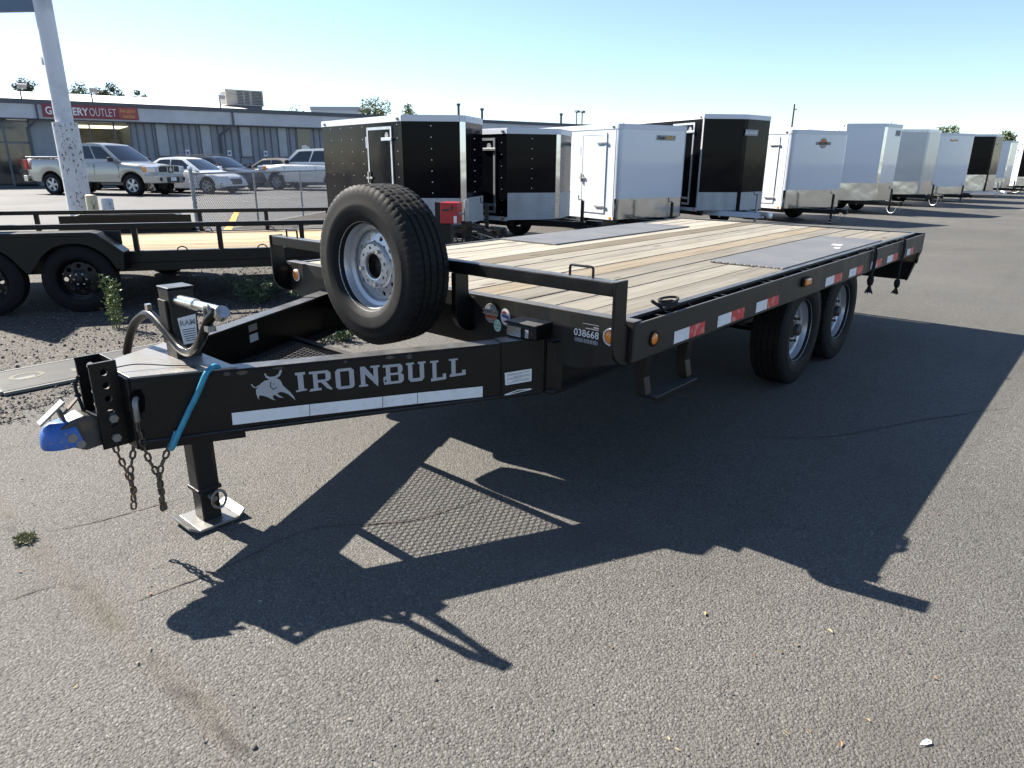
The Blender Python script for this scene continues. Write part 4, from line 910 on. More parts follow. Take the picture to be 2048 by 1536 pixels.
g = M(); H = 1.19; p_ = .071; k = -int(H/p_)-1
while k*p_ < FL:
    for sg in (1,-1):
        a = k*p_; pts = [(a+sg*0 if sg>0 else a+H, .03), (a+H if sg>0 else a, .03+H)]
        (xa,za),(xb,zb) = pts
        if xa > xb: xa,za,xb,zb = xb,zb,xa,za
        if xb > .07 and xa < FL:
            if xa < .07: za = za+(zb-za)*(.07-xa)/(xb-xa); xa = .07
            if xb > FL: zb = za+(zb-za)*(FL-xa)/(xb-xa); xb = FL
            g.tube([(xa,.002*sg,za),(xb,.002*sg,zb)], .0042, 3, caps=False)
    k += 1
g.build('mesh', K['galv'], fe, fix=False)['kind'] = 'stuff'
def stripe(p, q, w, m, lb):
    p, q = Vector((*p,.010)), Vector((*q,.010)); n = (q-p).normalized().cross(Vector((0,0,1)))*w/2
    g = M(); g.add([p-n,q-n,q+n,p+n],[(0,1,2,3)]); tag(g.build('parking_line', K[m]), lb, 'road marking', 'painted lines in the shop car park')
stripe((-11.7,4.75),(-17.9,8.25),.16,'yellow','yellow parking line running behind the chain link fence')
stripe((-23.4,9.3),(-21.1,12.4),.12,'white_line','faded pale parking line in front of the parked cars')
stripe((-26,-1),(-21,3.8),.12,'white_line','faded pale parking line left of the sign pole')

# ------------------------------------------------------------------ trees
K['leaf'] = PM('tree_leaf', (.065,.10,.03), .6, vcol=(.11,.13,.035), vscale=.9, vlo=.4, vhi=.65, rand=.1)
K['leaf_dark'] = PM('evergreen_leaf', (.04,.065,.03), .6, vcol=(.07,.09,.035), vscale=.9, vlo=.4, vhi=.65)
K['bark'] = PM('bark', (.09,.07,.05), .9, vcol=(.05,.04,.03), vscale=6)
def tree(x, y, h, r, label, m='leaf', seed=0, sparse=1.0, crown_h=None, leafs=.16):
    rd = random.Random(seed); e = empty('tree', (x,y,0), rd.uniform(0,6), label, 'tree', 'trees beyond the lot')
    ch = crown_h or r*1.5; g = M(); g.tube([(0,0,0),(.05*h*.1,0,h*.35),(0,.03*h,h*.7),(0,0,h*.93)], [h*.02,h*.016,h*.009,.01], 8)
    cl = []
    for k in range(int(16*sparse)+5):
        a = rd.uniform(0,2*pi); u = rd.uniform(-1,1); q = rd.random()**.5; s_ = sqrt(1-u*u)
        c = Vector((r*q*s_*cos(a)*.8, r*q*s_*sin(a)*.8, h-ch+ch*q*u*.85)); cl.append((c, r*rd.uniform(.22,.42)))
        g.tube([(0,0,h-ch*1.5),tuple(c*.55+Vector((0,0,(h-ch)*.4))),tuple(c)], [h*.008,h*.004,.008], 5)
    g.build('trunk', K['bark'], e)
    g = M()
    for c, cr in cl:
        for k in range(95):
            d = Vector((rd.gauss(0,1),rd.gauss(0,1),rd.gauss(0,1))).normalized()*cr*rd.random()**.4; p = c+d
            a = Vector((rd.gauss(0,1),rd.gauss(0,1),rd.gauss(0,.6))).normalized()*leafs; b = a.cross(Vector((rd.gauss(0,1),rd.gauss(0,1),rd.gauss(0,1)))).normalized()*leafs*.6
            g.add([p-a,p-b*.8,p+a,p+b*.8],[(0,1,2,3)])
    g.build('crown', K[m], e, fix=False)
tree(-109.9,28.4,12.4,1.9,'feathery tree top left of the white sign pole','leaf_dark',1,.8,2.8)
tree(-105.6,32.6,11.6,2.5,'rounded tree top just right of the sign pole','leaf',2,1.3,2.8)
tree(-103.3,34.6,10.9,1.9,'low tree top between the round tree and the tall one','leaf_dark',3,.8,2.3)
tree(-101.2,36.5,11.7,2.1,'tall feathery tree top above the shop sign','leaf_dark',4,.9,3.2)
tree(-99.6,38.4,10.3,1.4,'small tree top right of the tall feathery one','leaf_dark',5,.7,1.8)
tree(-110,68,10.4,3.6,'distant tree top left of the pale far block','leaf',6,1.4,3)
tree(-75.2,58.6,10.0,2.9,'full tree above the black trailer roof','leaf',7,2.4,3.8)
tree(-72.0,61.2,9.2,2.3,'smaller tree right of the full tree','leaf',8,1.9,3.0)
tree(-23.5,103,7.4,1.7,'tree tip showing above the tall white trailer','leaf',9,1,2)
tree(-17.9,107.5,6.9,2.4,'pale tree top above the grey trailer','leaf',10,1.4,2.6)
tree(-11.9,112.6,6.1,2.4,'pale tree top right of the far black trailer','leaf',11,1.4,2.6)
e = empty('utility_pole', (-33.6,95,0), 0, 'thin dark utility pole rising behind the white trailers', 'utility pole')
g = M(); g.cyl((0,0,0),(0,0,8.9),.13,10,r1=.10); g.build('pole', K['bark'], e, 40); g = M(); g.cyl((.12,0,8.2),(.34,0,8.3),.08,8); g.build('fitting', K['fascia'], e)
# ------------------------------------------------------------------ cargo trailers
STYRE = tyre_mb(.33,.20,.185,72,False).mesh('tyre', K['rubber'], 35)
def srim():
    g = M(); g.lathe([(.185,-.07),(.195,-.09),(.19,-.075),(.17,-.05),(.165,-.03)],32); holed_ring(g,.09,.165,8,.022,-.04,-.03); g.lathe([(.09,-.04),(.07,-.05),(.0001,-.055)],24); g.lathe([(.0001,-.09),(.03,-.088),(.035,-.055)],16)
    return g
SRIM = srim().mesh('rim', K['rim'], 40); SRIM_W = srim().mesh('rim', K['white_trim'], 40)
def cargo(label, lx, ly, a, w, n, zb, zt, L, body='sheet_black', trim='white_trim', front=None, skirt='mirror', sk=.42, logo=None, door=True, rivets=True, tongue='black', split=None, wheel_x=-1.3, nose='mirror', name='cargo_trailer', corner=None, jack=True, roof_lamps=True, wheel_rim='rim'):
    r = radians(a); d = Vector((cos(r),-sin(r),0)); e_ = Vector((sin(r),cos(r),0)); P = Vector((lx,ly,0))+e_*w/2
    T = empty(name, P, -r, label, 'trailer', 'cargo trailers parked in a row')
    front = front or body; hw = w/2
    def p(nm, g, m, parent=T, bevel=0, smooth=None, kind=None):
        o = g.build(nm, K[m], parent, smooth, bevel); 
        if kind: o['kind'] = kind
        return o
    for sy in (-1,1):
        y0, y1 = (-hw,-hw+.02) if sy < 0 else (hw-.02,hw); g = M(); g.box(-L,-.001,y0,y1,zb,zt-.01); p('side_panel', g, body)
    g = M(); g.box(-L,-L+.02,-hw+.021,hw-.021,zb,zt-.01); p('rear_panel', g, body)
    # outline of the front
    if n > .1: path = [(0,-hw),(n,-.055),(n,.055),(0,hw)]
    else:
        R = .11; path = [(0-.0,-hw)]; path = [(R*sin(t)-0, -hw+R*(1-cos(t))) for t in [k/6*pi/2 for k in range(7)]]; path = path + [(q[0],-q[1]) for q in path[::-1]]
    nmax = max(q[0] for q in path)
    g = M(); g.prism([(-L,-hw-.006)]+[(q[0]+.006,q[1]*1.006) for q in path]+[(-L,hw+.006)], lambda u,v,c: (u,v,c), zt-.005, zt+.012); p('roof', g, trim)
    def seg(q0, q1, z0, z1, off, th, nm, m):
        a0, a1 = Vector((*q0,0)), Vector((*q1,0)); t = (a1-a0).normalized(); nn = Vector((t.y,-t.x,0)); g = M()
        b = [a0+nn*off, a1+nn*off, a1+nn*(off-th), a0+nn*(off-th)]
        g.add([(u.x,u.y,z0) for u in b]+[(u.x,u.y,z1) for u in b], [(3,2,1,0),(4,5,6,7),(0,1,5,4),(1,2,6,5),(2,3,7,6),(3,0,4,7)]); return g
    if n > .1:
        for i, (m_, nm) in enumerate(((front,'front_panel'),(nose,'nose_trim'),(split or front,'front_panel'))):
            p(nm, seg(path[i],path[i+1],zb,zt-.01,0 if i != 1 else .006,.02,nm,m_), m_)
        for i in (0,2): p('skirt', seg(path[i],path[i+1],zb+.001,zb+sk,.006,.004,'',''), skirt)
        segs = [(path[0],path[1]),(path[1],path[2]),(path[2],path[3])]
    else:
        g = M(); m2 = len(path); vs = [(q[0],q[1],zb) for q in path]+[(q[0],q[1],zt-.01) for q in path]; g.add(vs, [(k,k+1,m2+k+1,m2+k) for k in range(m2-1)]); p('front_panel', g, front, smooth=50)
        g = M(); vs = [(q[0]+.006,q[1]*1.004,zb+.001) for q in path]+[(q[0]+.006,q[1]*1.004,zb+sk) for q in path]; g.add(vs, [(k,k+1,m2+k+1,m2+k) for k in range(m2-1)]); p('skirt', g, skirt, smooth=50)
        segs = [(path[k],path[k+1]) for k in range(m2-1)]
    for q0, q1 in segs: p('roof_trim', seg(q0,q1,zt-.085,zt-.0055,.010,.009,'',''), trim)
    for sy in (-1,1):
        y0, y1 = (-hw-.012,-hw-.001) if sy < 0 else (hw+.001,hw+.012); g = M(); g.box(-L,.0,y0,y1,zt-.085,zt-.0055); p('roof_trim', g, trim)
        g = M(); g.box(-L,-.002,y0,y1,zb-.02,zb+.055); p('bottom_rail', g, trim)
    g = M(); g.box(-.03,.014,-hw-.014,-hw-.001,zb+.06,zt-.09) if n > .1 else g.box(-.05,-.03,-hw-.008,-hw-.001,zb+.06,zt-.09); p('corner_trim', g, corner or (body if body != 'sheet_white' else 'white_trim'))
    if door:
        xa, xb = -1.12, -.30; y = -hw; zl, zh = zb+.11, zt-.15
        g = M(); g.box(xa+.045,xb-.045,y-.014,y-.002,zl+.045,zh-.045); D = p('door', g, body)
        fm = 'alu' if body != 'sheet_white' else 'white_trim'
        for bx in ((xa,xa+.044,zl,zh),(xb-.044,xb,zl,zh),(xa+.0445,xb-.0445,zh-.044,zh),(xa+.0445,xb-.0445,zl,zl+.044)):
            g = M(); g.box(bx[0],bx[1],y-.020,y-.002,bx[2],bx[3]); p('door_frame', g, fm, D)
        for z in (zl+.12, zh-.22):
            g = M(); g.box(xb-.30,xb+.03,y-.045,y-.021,z,z+.05); p('strap_hinge', g, 'alu', D, .006)
        zc = (zl+zh)/2-.12
        g = M(); g.box(xa-.03,xa+.16,y-.05,y-.021,zc,zc+.035); g.box(xa+.03,xa+.06,y-.06,y-.03,zc-.07,zc+.12); p('handle', g, 'chrome', D, .004)
        g = M(); g.box(xa-.05,xa-.012,y-.02,y-.002,zc+.5,zc+.68); p('door_catch', g, 'alu', D)
        if body == 'sheet_black':
            g = M(); g.disc((xb-.16,y-.016,zh-.14),(0,-1,0),.06,6); o = p('door_emblem', g, 'label_grey', D)
        else:
            g = M(); g.box(xa-.012,xa-.003,y-.012,y-.001,zl,zh); p('door_seal', g, 'seal', D)
    if rivets:
        g = M(); k = 0
        cols_ = [-.14] + [-1.3-.4*i for i in range(int((L-1.4)/.4)+1)]
        for x in cols_:
            z = zb+.14
            while z < zt-.12:
                g.cbox((x,-hw-.003,z),(.014,.008,.014)); z += .2
        if n > .1:
            for i in (0,2):
                q0, q1 = Vector((*path[i],0)), Vector((*path[i+1],0)); t = (q1-q0).normalized(); nn = Vector((t.y,-t.x,0)); c = q0.lerp(q1,.5)+nn*.003
                z = zb+sk+.08
                while z < zt-.12: g.cbox((c.x,c.y,z),(.013,.013,.013)); z += .17
        p('rivets', g, 'rivet', kind='stuff')
    # marker lamps
    if roof_lamps:
        for q in ((-.10,-hw-.013),(-L+.15,-hw-.013)):
            g = M(); g.box(q[0]-.03,q[0]+.03,q[1]-.012,q[1],zt-.062,zt-.03); p('marker_lamp', g, 'seal')
        g = M(); g.box(-.13,-.06,-hw-.022,-hw-.0125,zb+.0,zb+.04); p('side_lamp', g, 'amber')
    # frame, tongue, jack
    tm = tongue; zt_ = zb-.06
    g = M(); g.box(-L+.1,-.05,-hw+.15,-hw+.22,zt_-.06,zb-.003); g.box(-L+.1,-.05,hw-.22,hw-.15,zt_-.06,zb-.003); g.box(-.5,-.43,-hw+.221,hw-.221,zt_-.06,zb-.003); p('chassis_rail', g, 'black')
    xt = nmax+.95
    for sy in (-1,1):
        g = M(); g.beam((-.5,sy*(hw-.3),zt_),(xt-.15,sy*.035,zt_),.06,.11); p('tongue_beam', g, tm)
    g = M(); g.box(xt-.22,xt+.08,-.045,.045,zt_+.0,zt_+.085); o = p('coupler', g, 'black' if tongue == 'black' else 'alu', bevel=.015)
    g = M(); g.lathe([(.06,-.06),(.07,.0),(.055,.06),(.0001,.075)],14,(xt+.08,0,zt_+.02),'z'); p('ball_socket', g, 'black' if tongue == 'black' else 'alu', o, smooth=40)
    if jack:
        jx = xt-.33
        g = M(); g.cyl((jx,0,.06),(jx,0,zt_+.42),.032,12); p('jack_tube', g, 'black' if tongue == 'black' else 'galv', smooth=40)
        g = M(); g.cyl((jx,0,0.004),(jx,0,.03),.07,12); g.tube([(jx,0,zt_+.43),(jx,-.11,zt_+.44),(jx,-.12,zt_+.52)],.009,6); p('jack_handle', g, 'black')
    if tongue == 'black':
        for q in range(2):
            g = M(); yy = .1-.2*q; g.tube(smoothpath([(xt-.35,yy,zt_-.06),(xt-.2,yy*1.2,.10),(xt-.02,yy,.12),(xt+.02,yy*.6,zt_-.05)],5),.008,5); p('safety_cable', g, 'galv')
    for x in ([wheel_x] if L < 4.2 else [wheel_x,wheel_x-.8]):
        g = M(); g.cyl((x,-hw+.12,.33),(x,hw-.12,.33),.035,10); p('axle', g, 'black')
        for sy in (-1,1):
            o = put('wheel', STYRE, T); o.location = (x,sy*(hw-.13),.328); o.rotation_euler = (0,0,0 if sy < 0 else pi); put('rim', SRIM, o)
    if logo: logo(T, p, path, zb, zt, hw)
    return T
def lg_text(s, size, m, y, z, x=None, plate=None, bold=.001, shear=0, two=None):
    def f(T, p, path, zb, zt, hw):
        nmax = max(q[0] for q in path); V = nmax > .15
        if V:   # on the image-right half of the nose
            q0, q1 = Vector((*path[2],0)), Vector((*path[3],0)); 
            if y < 0: q0, q1 = Vector((*path[0],0)), Vector((*path[1],0))
            t = (q1-q0).normalized(); nn = Vector((t.y,-t.x,0)); c = q0.lerp(q1,abs(y))
        else: c = Vector((nmax,y,0)); t = Vector((0,1,0)); nn = Vector((1,0,0))
        def F(o, dx=0, dz=0): return frame(c+nn*o+t*dx+Vector((0,0,zt-z+dz)), t, (0,0,1))
        base = None
        if plate:
            pw, ph, pm = plate; g = M(); g.merge(M().add([(-pw/2,-ph/2,0),(pw/2,-ph/2,0),(pw/2+ph*.2,ph/2,0),(-pw/2+ph*.2,ph/2,0)],[(0,1,2,3)]), F(.008)); base = p('logo_plate', g, pm)
        ts = two or [(s,m,0)]
        for s_, m_, dx in ts:
            g = M(); g.merge(text_mb(s_,size,bold,shear=shear), F(.010,dx)); p('logo_lettering', g, m_, base if base else T)
    return f
K['gold_print'] = PM('gold_print', (.62,.36,.03), .45)
def lg_oval(T, p, path, zb, zt, hw):
    nm = max(q[0] for q in path); g = M(); g.disc((nm+.002,.08,zt-.30),(1,0,0),.14,24,ry=.13); o = p('logo_disc', g, 'cream')
    g = M(); g.disc((nm+.004,.08,zt-.30),(1,0,0),.115,24,ry=.105); p('logo_field', g, 'orange_print', o)
    g = M(); g.disc((nm+.006,.08,zt-.34),(1,0,0),.10,24,ry=.05); p('logo_field', g, 'cream', o)
    g = M(); g.merge(text_mb('CARGOMATE',.088,.004), frame((nm+.008,.08,zt-.31),(0,1,0),(0,0,1))); p('logo_lettering', g, 'dark_print', o)
cargo('black cargo trailer with V nose and riveted side, nearest of the row',-6.169,5.075,9,1.588,0.528,0.495,2.166,2.878,skirt='alu_tread')
cargo('low black V nose trailer with bright tread plate skirt, second in the row',-5.836,7.191,4,1.736,0.437,0.467,2.04,3.069,skirt='alu_tread',sk=.48)
cargo('white flat fronted trailer with yellow and black logo and side door',-5.58,10.305,15,1.983,0.0,0.324,2.229,3.498,'sheet_white',rivets=False,logo=lg_text('',.088,'dark_print',.30,.24,two=[('Cargo','dark_print',-.13),('KING','gold_print',.13)],bold=.004,plate=(.56,.10,'label_grey')))
cargo('tall black trailer with white tongue and flat roofed shallow nose',-4.71,12.391,26,1.837,0.277,0.452,2.487,3.492,skirt='alu_tread',sk=.40,tongue='white_trim',nose='sheet_black',corner='alu_tread',rivets=False,logo=lg_text('E-Z HAULER',.085,'label',.17,.36,plate=(.52,.13,'label_grey'),bold=.003,shear=.2))
cargo('white rounded front trailer with round orange badge',-4.145,15.981,23,2.002,0.0,0.372,2.28,3.78,'sheet_white',rivets=False,sk=.45,logo=lg_oval)
cargo('tall white V nose trailer behind the badge trailer with chrome nose strip',-4.285,20.873,33,2.05,0.459,0.398,2.622,4.452,'sheet_white',rivets=False,sk=.52,logo=lg_text('E-Z',.14,'dark_print',.75,.24,plate=(.34,.17,'label_grey'),bold=.003))
cargo('grey V nose trailer with yellow reflections in its skirt',-4.176,26.406,32,1.972,0.378,0.419,2.654,4.12,'sheet_grey',trim='alu',rivets=False,sk=.45,nose='sheet_grey')
cargo('white flat front trailer with small gold logo between the grey and black ones',-3.758,30.739,24.4,2.171,0.0,0.3,2.661,4.18,'sheet_white',rivets=False,sk=.30,logo=lg_text('CargoKING',.10,'gold_print',-.2,.26,bold=.003))
cargo('far black fronted trailer with a polished lower nose and white tongue',-3.716,36.418,30,2.387,0.499,0.3,2.782,4.18,'sheet_white',front='sheet_black',rivets=False,sk=.72,tongue='white_trim',nose='sheet_black',logo=lg_text('E-Z HAULER',.10,'label_grey',.3,.4))
cargo('far white V nose trailer with a wavy polished nose strip',-3.662,42.326,30,2.195,0.454,0.3,2.643,4.18,'sheet_white',rivets=False,sk=.5)
cargo('farthest black trailer of the row at the picture edge',-2.754,48.516,30,2.262,0.464,0.3,2.662,4.18,'sheet_white',front='sheet_black',rivets=False,sk=.5)

# ------------------------------------------------------------------ open car hauler on the left
HD = Vector((.532,.847,0)).normalized()
H = empty('car_hauler_trailer', (-5.63,-.534,0), atan2(HD.y,HD.x), 'black open car hauler with steel side rails and fresh wooden deck', 'trailer')
def hp(nm, g, m, parent=H, bevel=0, smooth=None):
    return g.build(nm, K[m], parent, smooth, bevel)
HX0, HX1, HWd = -1.2, 3.6, 2.18
hb = M().box(-.076,.076,0,HX1-HX0-.12,-.035,0).mesh('plank', K['wood_new'])
for i in range(13):
    o = put('plank', hb, H); o.location = (HX1-.06,.12+i*.1615,.568+random.uniform(-.002,.002)); o.rotation_euler = (0,0,pi/2)
RIMB = srim().mesh('rim', K['black'], 40)
lug = M()
for k in range(6): t = 2*pi*k/6; lug.cyl((.055*cos(t),-.066,.055*sin(t)),(.055*cos(t),-.04,.055*sin(t)),.010,6)
LUGS = lug.mesh('lug_nuts', K['galv'])
for y, off in ((0,0),(HWd,.36)):
    g = M(); g.box(HX0,HX1,y-.04,y+.04,.46,.580); hp('side_beam', g, 'black', bevel=.004)
    g = M(); g.box(HX0,HX1,y-.025,y+.025,.372,.455); hp('lower_beam', g, 'black')
    g = M(); g.box(HX0,HX1,y-.026,y+.026,.812,.862); hp('top_rail', g, 'black', bevel=.004)
    for x in (-1.15,1.181,1.998,2.843,3.55) if not off else (-1.15,-.373,1.537,2.38,3.2):
        g = M(); g.box(x-.025,x+.025,y-.024,y+.024,.50,.811); hp('rail_post', g, 'black', bevel=.003)
    for x in (1.62,2.42):
        g = M(); g.tube([(x+.05*cos(t),y-.045 if y == 0 else y-.05,.572+.045*sin(t)) for t in [pi*k/10 for k in range(11)]],.007,6); hp('tie_ring', g, 'black')
g = M(); g.box(HX1-.055,HX1,.042,HWd-.042,.42,.580); hp('front_beam', g, 'black')
for k in range(6): g = M(); x = HX0+.4+k*.95; g.box(x-.03,x+.03,.045,HWd-.045,.45,.53); hp('cross_member', g, 'black')
for sy, y0, y1, off in ((-1,-.30,-.045,0),(1,HWd+.045,HWd+.30,.36)):
    X = lambda q: q+off
    prof = [(-.58,.41),(-.55,.60),(-.32,.79),(-.26,.805),(.84,.805),(.90,.79),(1.12,.60),(1.10,.41),(1.06,.41),(1.08,.59),(.87,.765),(-.29,.765),(-.51,.59),(-.54,.41)]
    g = M(); g.prism([(X(u),w_) for u,w_ in prof], lambda a,b,c: (a,c,b), y0, y1); hp('fender', g, 'black', bevel=.006)
    g = M(); yi = y0-.012 if sy > 0 else y1+.012; g.box(X(-.50),X(1.06),yi-.006,yi+.006,.50,.79); hp('fender_inner_panel', g, 'black')
    ys = y1-.012 if sy > 0 else y0+.012      # outer skirt with two wheel arches
    pr = [(-.29,.765),(.87,.765),(1.08,.59),(1.06,.44),(1.03,.44)] + [(.67+.37*cos(t),.345+.355*sin(t)) for t in [radians(20+12*k) for k in range(12)]] + [(.27,.42),(.24,.42)] + [(-.15+.37*cos(t),.345+.355*sin(t)) for t in [radians(25+12*k) for k in range(12)]] + [(-.51,.44),(-.54,.44),(-.51,.59)]
    g = M(); g.prism([(X(u),w_) for u,w_ in pr], lambda a,b,c: (a,c,b), ys-.006, ys+.006); hp('fender_skirt', g, 'black')
    for x in (.67,-.15):
        o = put('wheel', STYRE, H); o.scale = (1.02,1.0,1.02); o.location = (X(x),-.165 if sy < 0 else HWd+.165,.337); o.rotation_euler = (0,0,0 if sy < 0 else pi)
        put('rim', RIMB, o); put('lug_nuts', LUGS, o)['kind'] = 'stuff'
for x in (.67,-.15): g = M(); g.cyl((x,-.1,.34),(x,HWd+.1,.34),.045,12); hp('axle', g, 'black')
for sy, y in ((-1,.45),(1,HWd-.45)): g = M(); g.beam((HX1-.1,y,.42),(HX1+1.35,HWd/2+sy*.04,.42),.07,.13); hp('tongue_beam', g, 'black')
g = M(); g.box(HX1+1.2,HX1+1.6,HWd/2-.05,HWd/2+.05,.40,.50); hp('coupler', g, 'black', bevel=.01)
# unseen stand-in added to cast the gravel shadow, shaped as a folded ramp
g = M(); g.box(HX0-.06,HX0-.045,.63,1.75,.47,2.6); hp('shadow_caster_plate', g, 'tread_plate')
for y in (.66,1.19,1.72): g = M(); g.box(HX0-.11,HX0-.062,y-.025,y+.025,.46,2.62); hp('shadow_caster_frame', g, 'black')

# red lock box on its post
rb = empty('red_drop_box', (-3.36,3.36,0), radians(28), 'red steel drop box with a slot on a black post', 'box')
K['red_paint'] = PM('red_gloss_paint', (.42,.015,.02), .35, vcol=(.32,.012,.015), vscale=6)
def rp(nm, m, *bx, bevel=0):
    g = M(); [g.box(*b_) for b_ in bx]; return g.build(nm, K[m], rb, None, bevel)
rp('post', 'black', (-.13,-.05,-.05,.05,0,1.03)); rp('post_lower', 'black', (-.048,.06,-.06,.05,0,.78)); rp('box_body', 'red_paint', (-.048,.16,-.10,.10,.79,1.03), bevel=.005)
rp('slot', 'dark_print', (-.02,.06,-.104,-.101,.93,.955)); rp('slot', 'dark_print', (.085,.11,-.104,-.101,.94,1.0)); rp('lock_tag', 'label', (.12,.155,-.112,-.102,.80,.88))
jp = empty('tongue_jack', (-3.12,3.45,0), 0, 'black jack post with tangled cable right of the red box', 'jack')
g = M(); g.box(-.045,.045,-.045,.045,.02,.82); g.build('tube', K['black'], jp, None, .006); g = M(); g.cyl((0,0,.82),(0,0,1.06),.03,10); g.cyl((0,0,.90),(-.14,-.10,.91),.012,8); g.build('crank', K['galv'], jp, 40)
g = M(); rr = random.Random(5)
g.tube(smoothpath([(rr.uniform(-.2,.35),rr.uniform(-.15,.2),rr.uniform(.55,.74)) for k in range(16)],4),.008,5); g.build('cable_tangle', K['rope'], jp)

# ------------------------------------------------------------------ parked cars
K['tyre_car'] = K['rubber']
def car_wheel(R=.33, W=.22, spokes=5, rimr=.22):
    ty = tyre_mb(R,W,rimr,48,False).mesh('tyre', K['rubber'], 35)
    g = M(); g.lathe([(rimr-.005,-W*.36),(rimr+.004,-W*.46),(rimr-.012,-W*.44),(rimr-.02,-W*.2),(rimr-.02,W*.3)],36)
    for k in range(spokes):
        a = 2*pi*k/spokes; c, s_ = cos(a), sin(a); t = Vector((-s_,0,c)); d = Vector((c,0,s_)); hw0, hw1 = rimr*.15, rimr*.22
        q = [d*rimr*.1-t*hw0, d*rimr*.95-t*hw1, d*rimr*.95+t*hw1, d*rimr*.1+t*hw0]; y0, y1 = -W*.40, -W*.30
        g.add([(u.x,y0+(.01 if i in (1,2) else 0),u.z) for i,u in enumerate(q)]+[(u.x,y1,u.z) for u in q], [(0,1,2,3),(7,6,5,4),(0,4,5,1),(1,5,6,2),(2,6,7,3),(3,7,4,0)])
    g.lathe([(.0001,-W*.44),(rimr*.26,-W*.43),(rimr*.32,-W*.36)],16)
    g2 = M(); g2.lathe([(.0001,-W*.12),(rimr-.02,-W*.12)],24); 
    return ty, g.mesh('rim', K['rim'], 40), g2.mesh('wheel_back', K['rim_dark'])
def interp(tab, x):
    if x <= tab[0][0]: return tab[0][1]
    for (a,u),(b,w) in zip(tab,tab[1:]):
        if x <= b: return u+(w-u)*(x-a)/(b-a)
    return tab[-1][1]
def car(name, label, loc, rz, sc, paint, L, W, axF, axR, zbot, top, cab, wheelspec, arch_r, cat='car', bed=None, face=None, roof_rails=False, mirror_m=None, glass='glass', tail=None):
    C_ = empty(name, loc, rz, label, cat, 'cars parked in front of the shop'); C_.scale = (sc,sc,sc)
    x0, x1 = -L/2, L/2; hw = W/2
    R = wheelspec[0]; zc = R
    xs = set([x0,x1]); k = 0
    n_ = 40
    for i in range(n_+1): xs.add(x0+(x1-x0)*i/n_)
    for ax in (axF,axR):
        for t in range(-10,11): xs.add(ax+arch_r*sin(t/10*pi/2))
    xs = sorted(q for q in xs); xs = [q for i,q in enumerate(xs) if i == 0 or q-xs[i-1] > 1e-4]
    def wd(x):
        u = abs(x-(x0+x1)/2)/(L/2); f = 1-.16*u**8-.03*u**2
        return hw*f
    rings = []
    for x in xs:
        zt_ = interp(top,x); w = wd(x); zb_ = zbot+.10*max(0,(abs(x)/(L/2)-.86)/.14)
        arch = 0
        for ax in (axF,axR):
            if abs(x-ax) < arch_r: arch = max(arch, zc+sqrt(arch_r**2-(x-ax)**2)*1.0)
        za = max(zb_, arch); za = min(za, zt_-.12)
        zsh = zt_-.10
        z1 = za+(zsh-za)*.35; z2 = za+(zsh-za)*.72
        ring = [(w*.96,za),(w*.985,za+.02),(w*1.0,z1),(w*.995,z2),(w*.965,zsh),(w*.93,zt_-.04),(w*.84,zt_-.008),(w*.45,zt_+.012),(0,zt_+.018)]
        ring = ring + [(-a,b) for a,b in ring[-2::-1]]
        rings.append([(x,a,b) for a,b in ring])
    m_ = len(rings[0]); g = M(); vs = [q for r_ in rings for q in r_]; fs = []
    for i in range(len(rings)-1):
        for j in range(m_-1): fs.append((i*m_+j,i*m_+j+1,(i+1)*m_+j+1,(i+1)*m_+j))
    fs.append(tuple(range(m_))); fs.append(tuple((len(rings)-1)*m_+j for j in range(m_)))
    g.add(vs,fs); body = g.build('body', paint, C_, 42)
    g = M(); g.box(x0+.1,x1-.1,-hw*.9,hw*.9,zbot-.02,zbot+.18); 
    for ax in (axF,axR): g.box(ax-arch_r,ax+arch_r,-hw*.93,hw*.93,zbot+.1,zc+arch_r*.8)
    g = M(); g.box(x0+.12,x1-.12,-hw*.72,hw*.72,zbot-.02,zbot+.30); g.build('underbody', K['seal'], C_)
    for ax in (axF,axR):
        g = M(); g.box(ax-arch_r*.98,ax+arch_r*.98,-hw*.70,hw*.70,zbot+.05,min(zc+arch_r*.95,interp(top,ax)-.1)); g.build('wheel_well', K['seal'], C_)
    # cabin
    xa,xb,xc,xd,zb2,zr,wb,wr = cab
    nL = 10
    def side(u,v,sy):     # u 0 rear..1 front, v 0 belt..1 roof
        xl = xd+(xa-xd)*u; xt = xc+(xb-xc)*u; vv = v; x = xl+(xt-xl)*vv; y = sy*(wb+(wr-wb)*vv); z = zb2+(zr-zb2)*(1-(1-vv)**1.15)+ (.035*sin(pi*min(max(u,0),1)))*vv
        return (x,y,z)
    rows = []
    vsn = [0,.25,.5,.75,.92,1.0]
    g = M(); grid = []
    us = [i/nL for i in range(nL+1)]
    loop_u = us
    for v in vsn:
        row = [side(u,v,-1) for u in us]
        fr = [(side(1,v,-1)[0]+.10*(1-(2*t-1)**2)*1.0, side(1,v,-1)[1]*(1-2*t), side(1,v,-1)[2]) for t in (.2,.4,.6,.8)]
        row += fr + [side(u,v,1) for u in us[::-1]]
        rr_ = [(side(0,v,-1)[0]-.07*(1-(2*t-1)**2), -side(0,v,-1)[1]*(1-2*t), side(0,v,-1)[2]) for t in (.2,.4,.6,.8)]
        row += rr_; grid.append(row)
    k_ = len(grid[0]); vs = [q for r_ in grid for q in r_]; fs = []
    for i in range(len(grid)-1):
        for j in range(k_): fs.append((i*k_+j,i*k_+(j+1)%k_,(i+1)*k_+(j+1)%k_,(i+1)*k_+j))
    # roof: rows across
    topi = (len(grid)-1)*k_
    nn_ = nL+1; rt = []
    b0 = len(vs)
